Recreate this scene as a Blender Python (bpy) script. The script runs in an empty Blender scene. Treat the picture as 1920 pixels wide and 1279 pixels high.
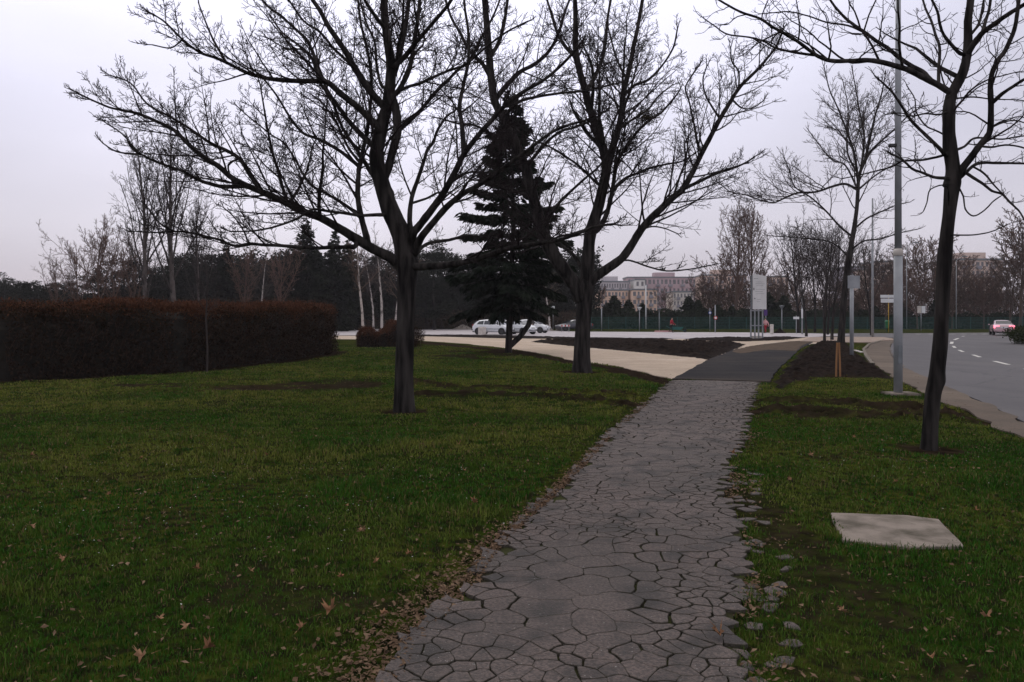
import bpy, math, random
import numpy as np
from mathutils import Vector, Matrix, Quaternion

# ------------------------------------------------------------------ camera, sky, sun
F, CH, HY, CX = 1500.0, 1.6, 597.0, 960.0       # focal length in photo pixels, eye height, horizon row, centre column
sc = bpy.context.scene
col = sc.collection
cam = bpy.data.cameras.new("camera")
cam.sensor_width = 36.0
cam.lens = 36.0 * F / 1920.0
cam.shift_y = -(639.5 - HY) / 1920.0
cam.clip_start, cam.clip_end = 0.05, 6000
co = bpy.data.objects.new("camera", cam)
co.location = (0, 0, CH)
co.rotation_euler = (math.radians(90), 0, 0)
col.objects.link(co)
sc.camera = co

SUN_EL, SUN_AZ = math.radians(38), math.radians(-12)   # azimuth measured from +Y to +X
w = bpy.data.worlds.new("World")
sc.world = w
w.use_nodes = True
nt = w.node_tree
nt.nodes.clear()
def wn(t, **k):
    n = nt.nodes.new(t)
    for a, b in k.items():
        setattr(n, a, b)
    return n
out = wn('ShaderNodeOutputWorld')
bg = wn('ShaderNodeBackground')
bg.inputs[1].default_value = 0.1
sky = wn('ShaderNodeTexSky', sky_type='NISHITA', sun_disc=False, sun_elevation=SUN_EL, sun_rotation=SUN_AZ)
tc = wn('ShaderNodeTexCoord')
sep = wn('ShaderNodeSeparateXYZ')
nt.links.new(tc.outputs['Generated'], sep.inputs[0])
ramp = wn('ShaderNodeValToRGB')
els = ramp.color_ramp.elements
els[0].position = 0.0
els[0].color = (0.55, 0.49, 0.55, 1)
els[1].position = 1.0
els[1].color = (0.84, 0.80, 0.77, 1)
for p_, c_ in ((0.10, (0.70, 0.665, 0.75, 1)), (0.22, (0.72, 0.705, 0.83, 1)), (0.36, (0.82, 0.815, 0.97, 1)), (0.6, (0.90, 0.87, 0.88, 1))):
    e = els.new(p_)
    e.color = c_
nt.links.new(sep.outputs['Z'], ramp.inputs[0])
# thin cloud structure and the brighter patch in front of the hidden sun
mp = wn('ShaderNodeMapping')
mp.inputs['Scale'].default_value = (1.0, 1.0, 2.6)
nt.links.new(tc.outputs['Generated'], mp.inputs[0])
no = wn('ShaderNodeTexNoise')
no.inputs['Scale'].default_value = 2.3
no.inputs['Detail'].default_value = 4
no.inputs['Roughness'].default_value = 0.45
nt.links.new(mp.outputs[0], no.inputs['Vector'])
mr = wn('ShaderNodeMapRange')
mr.inputs[1].default_value = 0.3
mr.inputs[2].default_value = 0.7
mr.inputs[3].default_value = 0.90
mr.inputs[4].default_value = 1.10
nt.links.new(no.outputs[0], mr.inputs[0])
dot = wn('ShaderNodeVectorMath', operation='DOT_PRODUCT')
dot.inputs[1].default_value = (math.sin(SUN_AZ) * math.cos(SUN_EL), math.cos(SUN_AZ) * math.cos(SUN_EL), math.sin(SUN_EL))
nt.links.new(tc.outputs['Generated'], dot.inputs[0])
mr2 = wn('ShaderNodeMapRange', interpolation_type='SMOOTHSTEP')
mr2.inputs[1].default_value = 0.72
mr2.inputs[2].default_value = 1.0
mr2.inputs[3].default_value = 0.97
mr2.inputs[4].default_value = 1.40
nt.links.new(dot.outputs['Value'], mr2.inputs[0])
mul = wn('ShaderNodeMath', operation='MULTIPLY')
nt.links.new(mr.outputs[0], mul.inputs[0])
nt.links.new(mr2.outputs[0], mul.inputs[1])
mul2 = wn('ShaderNodeMath', operation='MULTIPLY')
nt.links.new(mul.outputs[0], mul2.inputs[0])
mul2.inputs[1].default_value = 10.0
sc_ = wn('ShaderNodeVectorMath', operation='SCALE')
nt.links.new(ramp.outputs[0], sc_.inputs[0])
nt.links.new(mul2.outputs[0], sc_.inputs['Scale'])
mx = wn('ShaderNodeMix', data_type='RGBA')
mx.inputs[0].default_value = 0.96
nt.links.new(sky.outputs[0], mx.inputs[6])
nt.links.new(sc_.outputs[0], mx.inputs[7])
nt.links.new(mx.outputs[2], bg.inputs[0])
nt.links.new(bg.outputs[0], out.inputs[0])

sun = bpy.data.lights.new("sun", 'SUN')
sun.energy = 0.5
sun.angle = math.radians(20)
sun.color = (1.0, 0.96, 0.92)
so = bpy.data.objects.new("sun", sun)
so.rotation_euler = (Vector((math.sin(SUN_AZ) * math.cos(SUN_EL), math.cos(SUN_AZ) * math.cos(SUN_EL), math.sin(SUN_EL)))).to_track_quat('Z', 'Y').to_euler()
col.objects.link(so)
vs = sc.view_settings
vs.view_transform = 'Standard'
vs.look = 'None'
vs.exposure = 0.0
vs.gamma = 1.0
vs.use_curve_mapping = False
sc.cycles.max_bounces = 5
sc.cycles.diffuse_bounces = 2
sc.cycles.glossy_bounces = 2
sc.cycles.transmission_bounces = 3
sc.cycles.transparent_max_bounces = 6
sc.cycles.volume_bounces = 0

# ------------------------------------------------------------------ helpers
def P(px, py, Y):
    return Vector(((px - CX) * Y / F, Y, CH - (py - HY) * Y / F))
def G(px, py):
    Y = CH * F / (py - HY)
    return ((px - CX) * Y / F, Y)
def base(px, py):
    x, y = G(px, py)
    return Vector((x, y, 0))

RT = np.random.RandomState(5).rand(256, 256)
def vnoise(x, y):
    xi = np.floor(x).astype(int)
    yi = np.floor(y).astype(int)
    fx = x - xi
    fy = y - yi
    fx = fx * fx * (3 - 2 * fx)
    fy = fy * fy * (3 - 2 * fy)
    a = RT[xi & 255, yi & 255]
    b = RT[(xi + 1) & 255, yi & 255]
    c = RT[xi & 255, (yi + 1) & 255]
    d = RT[(xi + 1) & 255, (yi + 1) & 255]
    return (a * (1 - fx) + b * fx) * (1 - fy) + (c * (1 - fx) + d * fx) * fy
def fbm(x, y, o=4):
    s, a, t = 0, 1, 0
    for i in range(o):
        s = s + a * vnoise(x * 2 ** i + 17.3 * i, y * 2 ** i + 9.1 * i)
        t += a
        a *= .5
    return s / t
def fb1(x, y, o=3):
    return float(fbm(np.array([x]), np.array([y]), o)[0])

def tag(o, label=None, cat=None, group=None, kind=None):
    for k, v in (('label', label), ('category', cat), ('group', group), ('kind', kind)):
        if v:
            o[k] = v
    return o
def empty(name, loc, rz=0):
    o = bpy.data.objects.new(name, None)
    o.location = loc
    o.rotation_euler = (0, 0, rz)
    o.empty_display_size = .2
    col.objects.link(o)
    return o
def mesh_obj(name, verts, faces, mat, parent=None, smooth=False, attrs=None):
    """verts Nx3 array or list, faces list of tuples, or a tuple of arrays (quads Mx4, tris Kx3)"""
    me = bpy.data.meshes.new(name)
    V = np.asarray(verts, dtype=np.float32).reshape(-1, 3)
    if isinstance(faces, tuple):
        quads, tris = faces
        quads = np.asarray(quads, dtype=np.int32).reshape(-1, 4)
        tris = np.asarray(tris, dtype=np.int32).reshape(-1, 3)
        loops = np.concatenate([quads.ravel(), tris.ravel()])
        tot = np.concatenate([np.full(len(quads), 4), np.full(len(tris), 3)]).astype(np.int32)
        me.vertices.add(len(V))
        me.vertices.foreach_set('co', V.ravel())
        me.loops.add(len(loops))
        me.loops.foreach_set('vertex_index', loops)
        me.polygons.add(len(tot))
        st = np.concatenate([[0], np.cumsum(tot)[:-1]]).astype(np.int32)
        me.polygons.foreach_set('loop_start', st)
        me.polygons.foreach_set('loop_total', tot)
        me.update(calc_edges=True)
    else:
        me.from_pydata([tuple(map(float, v)) for v in V], [], faces)
        me.update()
    if smooth:
        me.polygons.foreach_set('use_smooth', np.ones(len(me.polygons), dtype=bool))
    if attrs:
        for k, a in attrs.items():
            at = me.attributes.new(k, 'FLOAT', 'POINT')
            at.data.foreach_set('value', np.asarray(a, dtype=np.float32))
    if mat:
        me.materials.append(mat)
    o = bpy.data.objects.new(name, me)
    if parent:
        o.parent = parent
    col.objects.link(o)
    return o
def copy_tree(o, parent=None, level=0):
    c = o.copy()
    col.objects.link(c)
    if parent:
        c.parent = parent
    for ch in list(o.children):
        copy_tree(ch, c)
    return c

class MB:
    def __init__(s):
        s.v, s.f = [], []
    def add(s, vs, fs):
        n = len(s.v)
        s.v += [tuple(v) for v in vs]
        s.f += [tuple(i + n for i in f) for f in fs]
        return s
    def box(s, c, d, rz=0, rx=0, bev=0):
        x, y, z = d[0] / 2, d[1] / 2, d[2] / 2
        M = Matrix.Translation(Vector(c)) @ Matrix.Rotation(rz, 4, 'Z') @ Matrix.Rotation(rx, 4, 'X')
        if bev:
            b = min(bev, x * .9, y * .9, z * .9)
            vs, fs = [], []
            for zz, q in ((-z, b), (-z + b, 0), (z - b, 0), (z, b)):
                for (sx, sy) in ((-1, -1), (1, -1), (1, 1), (-1, 1)):
                    # two verts per corner
                    a = (sx * (x - q - (b if sx * sy > 0 else 0)), sy * (y - q - (0 if sx * sy > 0 else b)))
                    c2 = (sx * (x - q - (0 if sx * sy > 0 else b)), sy * (y - q - (b if sx * sy > 0 else 0)))
                    vs += [(a[0], a[1], zz), (c2[0], c2[1], zz)]
            for k in range(3):
                for i in range(8):
                    j = (i + 1) % 8
                    fs.append((k * 8 + i, k * 8 + j, k * 8 + 8 + j, k * 8 + 8 + i))
            fs.append(tuple(range(7, -1, -1)))
            fs.append(tuple(range(24, 32)))
            return s.add([M @ Vector(v) for v in vs], fs)
        vs = [M @ Vector((a, b, c_)) for c_ in (-z, z) for (a, b) in ((-x, -y), (x, -y), (x, y), (-x, y))]
        return s.add(vs, [(3, 2, 1, 0), (4, 5, 6, 7), (0, 1, 5, 4), (1, 2, 6, 5), (2, 3, 7, 6), (3, 0, 4, 7)])
    def tube(s, pts, rad, n=10, cap=True):
        pts = [Vector(p) for p in pts]
        if not isinstance(rad, (list, tuple)):
            rad = [rad] * len(pts)
        T0 = (pts[-1] - pts[0]).normalized()
        ref = Vector((1, 0, 0)) if abs(T0.x) < .8 else Vector((0, 1, 0))
        vs = []
        for i, p in enumerate(pts):
            t = (pts[min(i + 1, len(pts) - 1)] - pts[max(i - 1, 0)]).normalized()
            a = t.cross(ref).normalized()
            b = t.cross(a)
            for k in range(n):
                an = 2 * math.pi * k / n
                vs.append(p + (a * math.cos(an) + b * math.sin(an)) * rad[i])
        fs = []
        for i in range(len(pts) - 1):
            for k in range(n):
                j = (k + 1) % n
                fs.append((i * n + k, i * n + j, (i + 1) * n + j, (i + 1) * n + k))
        if cap:
            fs.append(tuple(range(n - 1, -1, -1)))
            fs.append(tuple((len(pts) - 1) * n + k for k in range(n)))
        return s.add(vs, fs)
    def lathe(s, c, prof, n=16):
        """prof list of (r, z)"""
        c = Vector(c)
        vs = [c + Vector((r * math.cos(2 * math.pi * k / n), r * math.sin(2 * math.pi * k / n), z)) for r, z in prof for k in range(n)]
        fs = []
        for i in range(len(prof) - 1):
            for k in range(n):
                j = (k + 1) % n
                fs.append((i * n + k, i * n + j, (i + 1) * n + j, (i + 1) * n + k))
        fs.append(tuple(range(n - 1, -1, -1)))
        fs.append(tuple((len(prof) - 1) * n + k for k in range(n)))
        return s.add(vs, fs)
    def build(s, name, mat, parent=None, smooth=False):
        return mesh_obj(name, s.v, s.f, mat, parent, smooth)

# ------------------------------------------------------------------ materials
def new_mat(name):
    m = bpy.data.materials.new(name)
    m.use_nodes = True
    b = m.node_tree.nodes['Principled BSDF']
    return m, m.node_tree, b
def mat(name, c1, c2=None, scale=5.0, rough=.85, bump=0.0, bscale=None, metallic=0.0, stretch=(1, 1, 1), detail=4, spec=.3, contrast=(.35, .65), coord='Object'):
    m, t, b = new_mat(name)
    b.inputs['Roughness'].default_value = rough
    b.inputs['Metallic'].default_value = metallic
    b.inputs['Specular IOR Level'].default_value = spec
    tcn = t.nodes.new('ShaderNodeTexCoord')
    mpn = t.nodes.new('ShaderNodeMapping')
    mpn.inputs['Scale'].default_value = stretch
    t.links.new(tcn.outputs[coord], mpn.inputs[0])
    if c2 is None:
        c2 = tuple(x * .82 for x in c1)
    n = t.nodes.new('ShaderNodeTexNoise')
    n.inputs['Scale'].default_value = scale
    n.inputs['Detail'].default_value = detail
    t.links.new(mpn.outputs[0], n.inputs['Vector'])
    r = t.nodes.new('ShaderNodeValToRGB')
    r.color_ramp.elements[0].position, r.color_ramp.elements[1].position = contrast
    r.color_ramp.elements[0].color = (*c1, 1)
    r.color_ramp.elements[1].color = (*c2, 1)
    t.links.new(n.outputs[0], r.inputs[0])
    t.links.new(r.outputs[0], b.inputs['Base Color'])
    if bump:
        n2 = t.nodes.new('ShaderNodeTexNoise')
        n2.inputs['Scale'].default_value = bscale or scale * 4
        n2.inputs['Detail'].default_value = 4
        t.links.new(mpn.outputs[0], n2.inputs['Vector'])
        bp = t.nodes.new('ShaderNodeBump')
        bp.inputs['Strength'].default_value = bump
        bp.inputs['Distance'].default_value = .02
        t.links.new(n2.outputs[0], bp.inputs['Height'])
        t.links.new(bp.outputs[0], b.inputs['Normal'])
    return m
def mix_nodes(t, fac_out, a, b_):
    n = t.nodes.new('ShaderNodeMix')
    n.data_type = 'RGBA'
    t.links.new(fac_out, n.inputs[0])
    for i, v in ((6, a), (7, b_)):
        if isinstance(v, tuple):
            n.inputs[i].default_value = (*v, 1)
        else:
            t.links.new(v, n.inputs[i])
    return n.outputs[2]
def noise_fac(t, scale, lo, hi, vec=None, detail=4, stretch=None):
    n = t.nodes.new('ShaderNodeTexNoise')
    n.inputs['Scale'].default_value = scale
    n.inputs['Detail'].default_value = detail
    if vec is None:
        vec = t.nodes.new('ShaderNodeTexCoord').outputs['Object']
    if stretch:
        mpn = t.nodes.new('ShaderNodeMapping')
        mpn.inputs['Scale'].default_value = stretch
        t.links.new(vec, mpn.inputs[0])
        vec = mpn.outputs[0]
    t.links.new(vec, n.inputs['Vector'])
    m = t.nodes.new('ShaderNodeMapRange')
    m.interpolation_type = 'SMOOTHSTEP'
    m.inputs[1].default_value = lo
    m.inputs[2].default_value = hi
    t.links.new(n.outputs[0], m.inputs[0])
    return m.outputs[0]
def attr_fac(t, name):
    a = t.nodes.new('ShaderNodeAttribute')
    a.attribute_name = name
    return a.outputs['Fac']
def add_bump(t, b, h, strength, dist=.02):
    bp = t.nodes.new('ShaderNodeBump')
    bp.inputs['Strength'].default_value = strength
    bp.inputs['Distance'].default_value = dist
    t.links.new(h, bp.inputs['Height'])
    t.links.new(bp.outputs[0], b.inputs['Normal'])

M = {}
M['soil'] = mat('soil', (.007, .005, .0045), (.022, .015, .012), 3.5, 1.0, .7, 18, spec=.03)
def dusty_mat(name, a, b_, dust, grain, spec=.2, rough=.85, stretch=(1, 1, 1), crack=None):
    """paving with stretched wear, dust patches and stone grain"""
    m, t, b = new_mat(name)
    b.inputs['Roughness'].default_value = rough
    b.inputs['Specular IOR Level'].default_value = spec
    c = mix_nodes(t, noise_fac(t, .7, .35, .65, stretch=stretch), a, b_)
    c = mix_nodes(t, noise_fac(t, .28, .50, .70, stretch=stretch, detail=6), c, dust)
    c = mix_nodes(t, noise_fac(t, 3.0, .56, .72, detail=8), c, tuple(x * .72 for x in a))
    g = t.nodes.new('ShaderNodeMath'); g.operation = 'MULTIPLY'; g.inputs[1].default_value = .55
    t.links.new(noise_fac(t, grain, .42, .66, detail=3), g.inputs[0])
    c = mix_nodes(t, g.outputs[0], c, tuple(x * .55 for x in a))
    if crack:
        vo = t.nodes.new('ShaderNodeTexVoronoi'); vo.feature = 'DISTANCE_TO_EDGE'; vo.inputs['Scale'].default_value = crack
        tcn = t.nodes.new('ShaderNodeTexCoord'); nz = t.nodes.new('ShaderNodeTexNoise'); nz.inputs['Scale'].default_value = 1.2; nz.inputs['Detail'].default_value = 5
        mxv = t.nodes.new('ShaderNodeMix'); mxv.data_type = 'RGBA'; mxv.inputs[0].default_value = .35
        t.links.new(tcn.outputs['Object'], nz.inputs['Vector']); t.links.new(tcn.outputs['Object'], mxv.inputs[6]); t.links.new(nz.outputs['Color'], mxv.inputs[7])
        t.links.new(mxv.outputs[2], vo.inputs['Vector'])
        mrc = t.nodes.new('ShaderNodeMapRange'); mrc.inputs[1].default_value = .0; mrc.inputs[2].default_value = .006; mrc.inputs[3].default_value = .6; mrc.inputs[4].default_value = 0
        t.links.new(vo.outputs['Distance'], mrc.inputs[0])
        c = mix_nodes(t, mrc.outputs[0], c, (.02, .02, .02))
    t.links.new(c, b.inputs['Base Color'])
    nn = t.nodes.new('ShaderNodeTexNoise'); nn.inputs['Scale'].default_value = grain; nn.inputs['Detail'].default_value = 4
    t.links.new(t.nodes.new('ShaderNodeTexCoord').outputs['Object'], nn.inputs['Vector'])
    add_bump(t, b, nn.outputs[0], .5, .012)
    return m
M['gravel'] = dusty_mat('gravel', (.54, .435, .345), (.46, .37, .295), (.60, .50, .42), 28, .05, .95)
M['carpark'] = mat('carpark', (.48, .44, .46), (.38, .35, .37), .35, .85, .2, 40)
M['new_asphalt'] = dusty_mat('new_asphalt', (.020, .019, .022), (.036, .032, .032), (.070, .055, .045), 55, .08, .95, (.5, 1, 1))
M['road'] = dusty_mat('road', (.070, .064, .070), (.090, .083, .090), (.105, .095, .098), 60, .3, .65, (1, .35, 1), .22)
M['gutter'] = dusty_mat('gutter', (.165, .13, .105), (.12, .098, .082), (.22, .175, .14), 45, .1, .9)
M['sandy_dirt'] = mat('sandy_dirt', (.115, .082, .060), (.070, .054, .042), 2.2, 1.0, .4, 30, spec=.05)
M['kerb'] = mat('kerb', (.20, .17, .14), (.12, .10, .08), 3, .9, .3, 30)
M['pavement'] = mat('pavement', (.34, .26, .21), (.27, .21, .175), 1.5, .9, .2, 40)
M['paint_road'] = mat('paint_road', (.72, .70, .66), (.45, .43, .41), 3, .7)
M['concrete'] = mat('concrete', (.27, .23, .20), (.10, .088, .07), 3.2, .97, .9, 30, detail=10, contrast=(.42, .66), spec=.1)
M['bark_dark'] = mat('bark_dark', (.010, .009, .009), (.062, .055, .052), 9, .95, 1.0, 26, stretch=(1, 1, .14), spec=.08, contrast=(.38, .74), detail=8)
M['twig_dark'] = mat('twig_dark', (.016, .012, .013), (.030, .023, .024), 2, .9, spec=.1)
M['twig_grey'] = mat('twig_grey', (.040, .033, .033), (.062, .052, .050), .6, .9, spec=.1)
M['twig_brown'] = mat('twig_brown', (.075, .050, .040), (.11, .072, .056), .4, .9)
M['twig_red'] = mat('twig_red', (.095, .055, .045), (.135, .08, .062), .3, .9)
M['bark_pale'] = mat('bark_pale', (.42, .38, .36), (.13, .115, .11), 2.2, .85, .3, 10, stretch=(1, 1, .7), contrast=(.48, .6))
M['bark_grey'] = mat('bark_grey', (.075, .062, .058), (.13, .11, .105), 2, .9, spec=.1)
M['needle'] = mat('needle', (.006, .010, .007), (.019, .025, .017), 1.3, .9, contrast=(.3, .7), spec=.08)
M['needle_far'] = mat('needle_far', (.008, .011, .008), (.022, .026, .017), .25, .95, spec=.05)
M['thuja'] = mat('thuja', (.010, .018, .010), (.026, .038, .018), .5, .95, spec=.05)
M['steel'] = mat('steel', (.34, .355, .38), (.26, .275, .295), 2.5, .55, metallic=.25, spec=.4)
M['grey_paint'] = mat('grey_paint', (.20, .22, .24), (.15, .165, .18), 4, .5)
M['white_paint'] = mat('white_paint', (.74, .75, .77), (.66, .67, .69), 2, .5)
M['rust_white'] = mat('rust_white', (.62, .58, .54), (.45, .41, .38), 4, .8)
M['rubber'] = mat('rubber', (.014, .014, .015), (.024, .024, .025), 8, .85)
M['plastic_black'] = mat('plastic_black', (.03, .03, .032), (.045, .045, .047), 6, .6)
M['rim'] = mat('rim', (.42, .43, .45), (.34, .35, .36), 6, .35, metallic=.7)
M['wood_new'] = mat('wood_new', (.34, .17, .075), (.22, .11, .05), 6, .8, .2, 30, stretch=(1, 1, .12))
M['red'] = mat('red', (.42, .03, .03), (.34, .025, .025), 3, .6)
M['blue'] = mat('blue', (.03, .07, .30), (.025, .06, .24), 3, .5)
M['purple'] = mat('purple', (.11, .055, .24), (.09, .045, .19), 3, .6)
M['green_plastic'] = mat('green_plastic', (.03, .22, .09), (.025, .17, .07), 4, .5)
M['green_metal'] = mat('green_metal', (.02, .075, .062), (.016, .06, .05), 4, .6)
M['teal_metal'] = mat('teal_metal', (.02, .12, .11), (.016, .09, .085), 4, .6)
M['yellow'] = mat('yellow', (.62, .40, .05), (.5, .32, .04), 3, .5)
M['skin'] = mat('skin', (.50, .31, .24), (.42, .26, .20), 6, .6)
M['cloth_red'] = mat('cloth_red', (.33, .018, .035), (.25, .012, .025), 6, .9)
M['cloth_pink'] = mat('cloth_pink', (.62, .36, .36), (.50, .26, .27), 6, .9)
M['cloth_grey'] = mat('cloth_grey', (.075, .07, .068), (.05, .047, .046), 6, .9)
M['cloth_dark'] = mat('cloth_dark', (.016, .016, .02), (.025, .025, .03), 6, .9)
M['hair'] = mat('hair', (.03, .02, .015), (.05, .035, .025), 10, .7)
M['text'] = mat('text', (.20, .21, .24), (.25, .26, .29), 5, .7)
M['dirt_mound'] = mat('dirt_mound', (.20, .175, .16), (.28, .25, .235), 1.5, .95, .4, 12)

def glass_mat():
    m, t, b = new_mat('car_glass')
    b.inputs['Base Color'].default_value = (.02, .025, .03, 1)
    b.inputs['Roughness'].default_value = .06
    b.inputs['Specular IOR Level'].default_value = .8
    f = noise_fac(t, 3, .3, .7)
    t.links.new(mix_nodes(t, f, (.018, .022, .028), (.03, .036, .042)), b.inputs['Base Color'])
    return m
M['glass'] = glass_mat()
def car_paint(name, c):
    m, t, b = new_mat(name)
    b.inputs['Roughness'].default_value = .28
    b.inputs['Coat Weight'].default_value = .6
    f = noise_fac(t, 2, .3, .8)
    t.links.new(mix_nodes(t, f, c, tuple(x * .9 for x in c)), b.inputs['Base Color'])
    return m
M['car_white'] = car_paint('car_white', (.72, .74, .78))
M['car_silver'] = car_paint('car_silver', (.56, .38, .42))
M['car_dark'] = car_paint('car_dark', (.03, .032, .045))
def lit_lamp(name, c, e):
    m, t, b = new_mat(name)
    f = noise_fac(t, 20, .3, .7)
    t.links.new(mix_nodes(t, f, c, tuple(x * .8 for x in c)), b.inputs['Base Color'])
    b.inputs['Emission Color'].default_value = (*c, 1)
    b.inputs['Emission Strength'].default_value = e
    return m
M['tail_on'] = lit_lamp('tail_lamp_lit', (1.0, .25, .34), 1.8)
M['lamp_lens'] = mat('lamp_lens', (.55, .56, .55), (.48, .49, .48), 4, .3)
M['tail_off'] = mat('tail_off', (.3, .02, .02), (.22, .015, .015), 6, .3)

# grass blades: colour drifts over the lawn, from blade to blade
def grass_mat():
    m, t, b = new_mat('grass_blades')
    b.inputs['Roughness'].default_value = .65
    b.inputs['Specular IOR Level'].default_value = .05
    big = attr_fac(t, 'dry')
    mid = noise_fac(t, 2.2, .46, .68)
    c = mix_nodes(t, big, (.034, .100, .010), (.160, .170, .034))
    c = mix_nodes(t, mid, c, (.020, .064, .007))
    v = attr_fac(t, 'var')
    mrn = t.nodes.new('ShaderNodeMapRange')
    mrn.inputs[1].default_value = .80
    mrn.inputs[2].default_value = .97
    t.links.new(v, mrn.inputs[0])
    c = mix_nodes(t, mrn.outputs[0], c, (.15, .11, .050))
    mr3 = t.nodes.new('ShaderNodeMapRange')
    mr3.inputs[1].default_value = 0
    mr3.inputs[2].default_value = .5
    mr3.inputs[3].default_value = 0.6
    mr3.inputs[4].default_value = 0
    t.links.new(v, mr3.inputs[0])
    c = mix_nodes(t, mr3.outputs[0], c, (.012, .048, .005))
    t.links.new(c, b.inputs['Base Color'])
    return m
M['grass'] = grass_mat()
def ground_mat():
    m, t, b = new_mat('ground')
    b.inputs['Roughness'].default_value = 1
    b.inputs['Specular IOR Level'].default_value = .0
    big = noise_fac(t, .35, .35, .65)
    fine = noise_fac(t, 9, .35, .65)
    c = mix_nodes(t, big, (.018, .036, .005), (.060, .066, .012))
    c = mix_nodes(t, fine, c, (.014, .015, .007))
    s = attr_fac(t, 'soil')
    ns = noise_fac(t, 5, .3, .7)
    sc2 = mix_nodes(t, ns, (.011, .008, .006), (.034, .023, .017))
    c = mix_nodes(t, s, c, sc2)
    t.links.new(c, b.inputs['Base Color'])
    nn = t.nodes.new('ShaderNodeTexNoise')
    nn.inputs['Scale'].default_value = 25
    nn.inputs['Detail'].default_value = 5
    t.links.new(t.nodes.new('ShaderNodeTexCoord').outputs['Object'], nn.inputs['Vector'])
    add_bump(t, b, nn.outputs[0], .8, .03)
    return m
M['ground'] = ground_mat()
def path_mat():
    m, t, b = new_mat('old_asphalt')
    b.inputs['Roughness'].default_value = .72
    b.inputs['Specular IOR Level'].default_value = .22
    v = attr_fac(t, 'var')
    e = attr_fac(t, 'edge')
    big = noise_fac(t, .8, .35, .65)
    grain = noise_fac(t, 55, .38, .64, detail=5)
    stain = noise_fac(t, 3.2, .44, .70, detail=8)
    c = mix_nodes(t, big, (.086, .070, .064), (.128, .096, .088))
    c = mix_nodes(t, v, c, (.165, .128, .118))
    c = mix_nodes(t, stain, c, (.050, .043, .041))
    g2 = t.nodes.new('ShaderNodeMath')
    g2.operation = 'MULTIPLY'
    g2.inputs[1].default_value = .62
    t.links.new(grain, g2.inputs[0])
    c = mix_nodes(t, g2.outputs[0], c, (.035, .033, .033))
    spk = noise_fac(t, 60, .70, .74, detail=2)
    c = mix_nodes(t, spk, c, (.26, .25, .24))
    c = mix_nodes(t, e, c, (.050, .046, .032))
    t.links.new(c, b.inputs['Base Color'])
    nn = t.nodes.new('ShaderNodeTexNoise')
    nn.inputs['Scale'].default_value = 90
    nn.inputs['Detail'].default_value = 4
    t.links.new(t.nodes.new('ShaderNodeTexCoord').outputs['Object'], nn.inputs['Vector'])
    add_bump(t, b, nn.outputs[0], 1.0, .010)
    return m
M['old_asphalt'] = path_mat()
M['crack_fill'] = mat('crack_fill', (.030, .027, .018), (.048, .054, .020), 4, 1.0, .5, 40, spec=.03)
def leaf_mat(name, a, b_, c_):
    m, t, b = new_mat(name)
    b.inputs['Roughness'].default_value = .9
    b.inputs['Specular IOR Level'].default_value = .05
    v = attr_fac(t, 'var')
    r = t.nodes.new('ShaderNodeValToRGB')
    r.color_ramp.elements[0].color = (*a, 1)
    r.color_ramp.elements[1].color = (*c_, 1)
    e = r.color_ramp.elements.new(.5)
    e.color = (*b_, 1)
    t.links.new(v, r.inputs[0])
    f = noise_fac(t, 30, .3, .7)
    t.links.new(mix_nodes(t, f, r.outputs[0], tuple(x * .6 for x in b_)), b.inputs['Base Color'])
    return m
M['litter'] = leaf_mat('leaf_litter', (.075, .048, .030), (.15, .095, .062), (.24, .165, .11))
M['dry_leaf'] = leaf_mat('dry_leaf', (.15, .07, .04), (.30, .16, .09), (.42, .27, .17))
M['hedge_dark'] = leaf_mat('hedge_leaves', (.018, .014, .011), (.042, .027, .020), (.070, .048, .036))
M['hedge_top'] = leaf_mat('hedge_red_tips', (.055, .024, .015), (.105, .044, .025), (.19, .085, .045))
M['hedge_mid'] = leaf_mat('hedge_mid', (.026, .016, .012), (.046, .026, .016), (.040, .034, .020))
M['daisy'] = mat('daisy', (.75, .75, .74), (.6, .6, .58), 8, .7)
# ------------------------------------------------------------------ outlines on the ground (world metres)
def chain(pxs):
    return [G(*p) for p in pxs]
path_L = [(.05, -3.0), (-.25, 1.0)] + chain([(736, 1279), (790, 1189), (881, 1107), (926, 1035), (990, 972), (1035, 931), (1094, 872), (1153, 809), (1211, 759), (1264, 713)])
path_R = [(1.35, -3.0), (1.1, 1.0)] + chain([(1379, 1279), (1374, 1153), (1393, 1071), (1388, 990), (1354, 935), (1366, 872), (1388, 813), (1397, 768), (1424, 716)])
path_poly = np.array(path_L + path_R[::-1])
patch_poly = np.array(chain([(1262, 712), (1325, 677), (1375, 657), (1425, 647), (1480, 641), (1532, 638), (1500, 655), (1462, 690), (1441, 717)]))
gravel_poly = np.array(chain([(560, 629.5), (785, 630), (885, 633), (1075, 635), (1200, 637), (1270, 636), (1400, 633), (1480, 632.5), (1640, 632), (1655, 640), (1640, 643), (1570, 642.5), (1520, 645), (1480, 655), (1440, 690), (1325, 705), (1262, 711), (1160, 687), (1072, 675), (1010, 662), (945, 652.5), (872, 644.5), (785, 638.5), (560, 634.5)]))
carpark_poly = np.array(chain([(480, 616.5), (890, 617.5), (1080, 622), (1400, 623.6), (1520, 625.5), (1600, 628), (1520, 632.2), (1400, 632.8), (1270, 635.8), (1080, 633), (950, 629.5), (790, 628.5), (480, 629)]))
bed_big = np.array(chain([(992, 641), (1075, 640), (1130, 638.8), (1270, 641.5), (1400, 645.5), (1385, 653), (1330, 676), (1300, 671), (1160, 657.5), (1075, 650)]))
bed_sign = np.array(chain([(1281, 636), (1340, 634.3), (1430, 633.6), (1515, 633), (1470, 638), (1400, 640.5), (1340, 640), (1290, 637.5)]))
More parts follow.
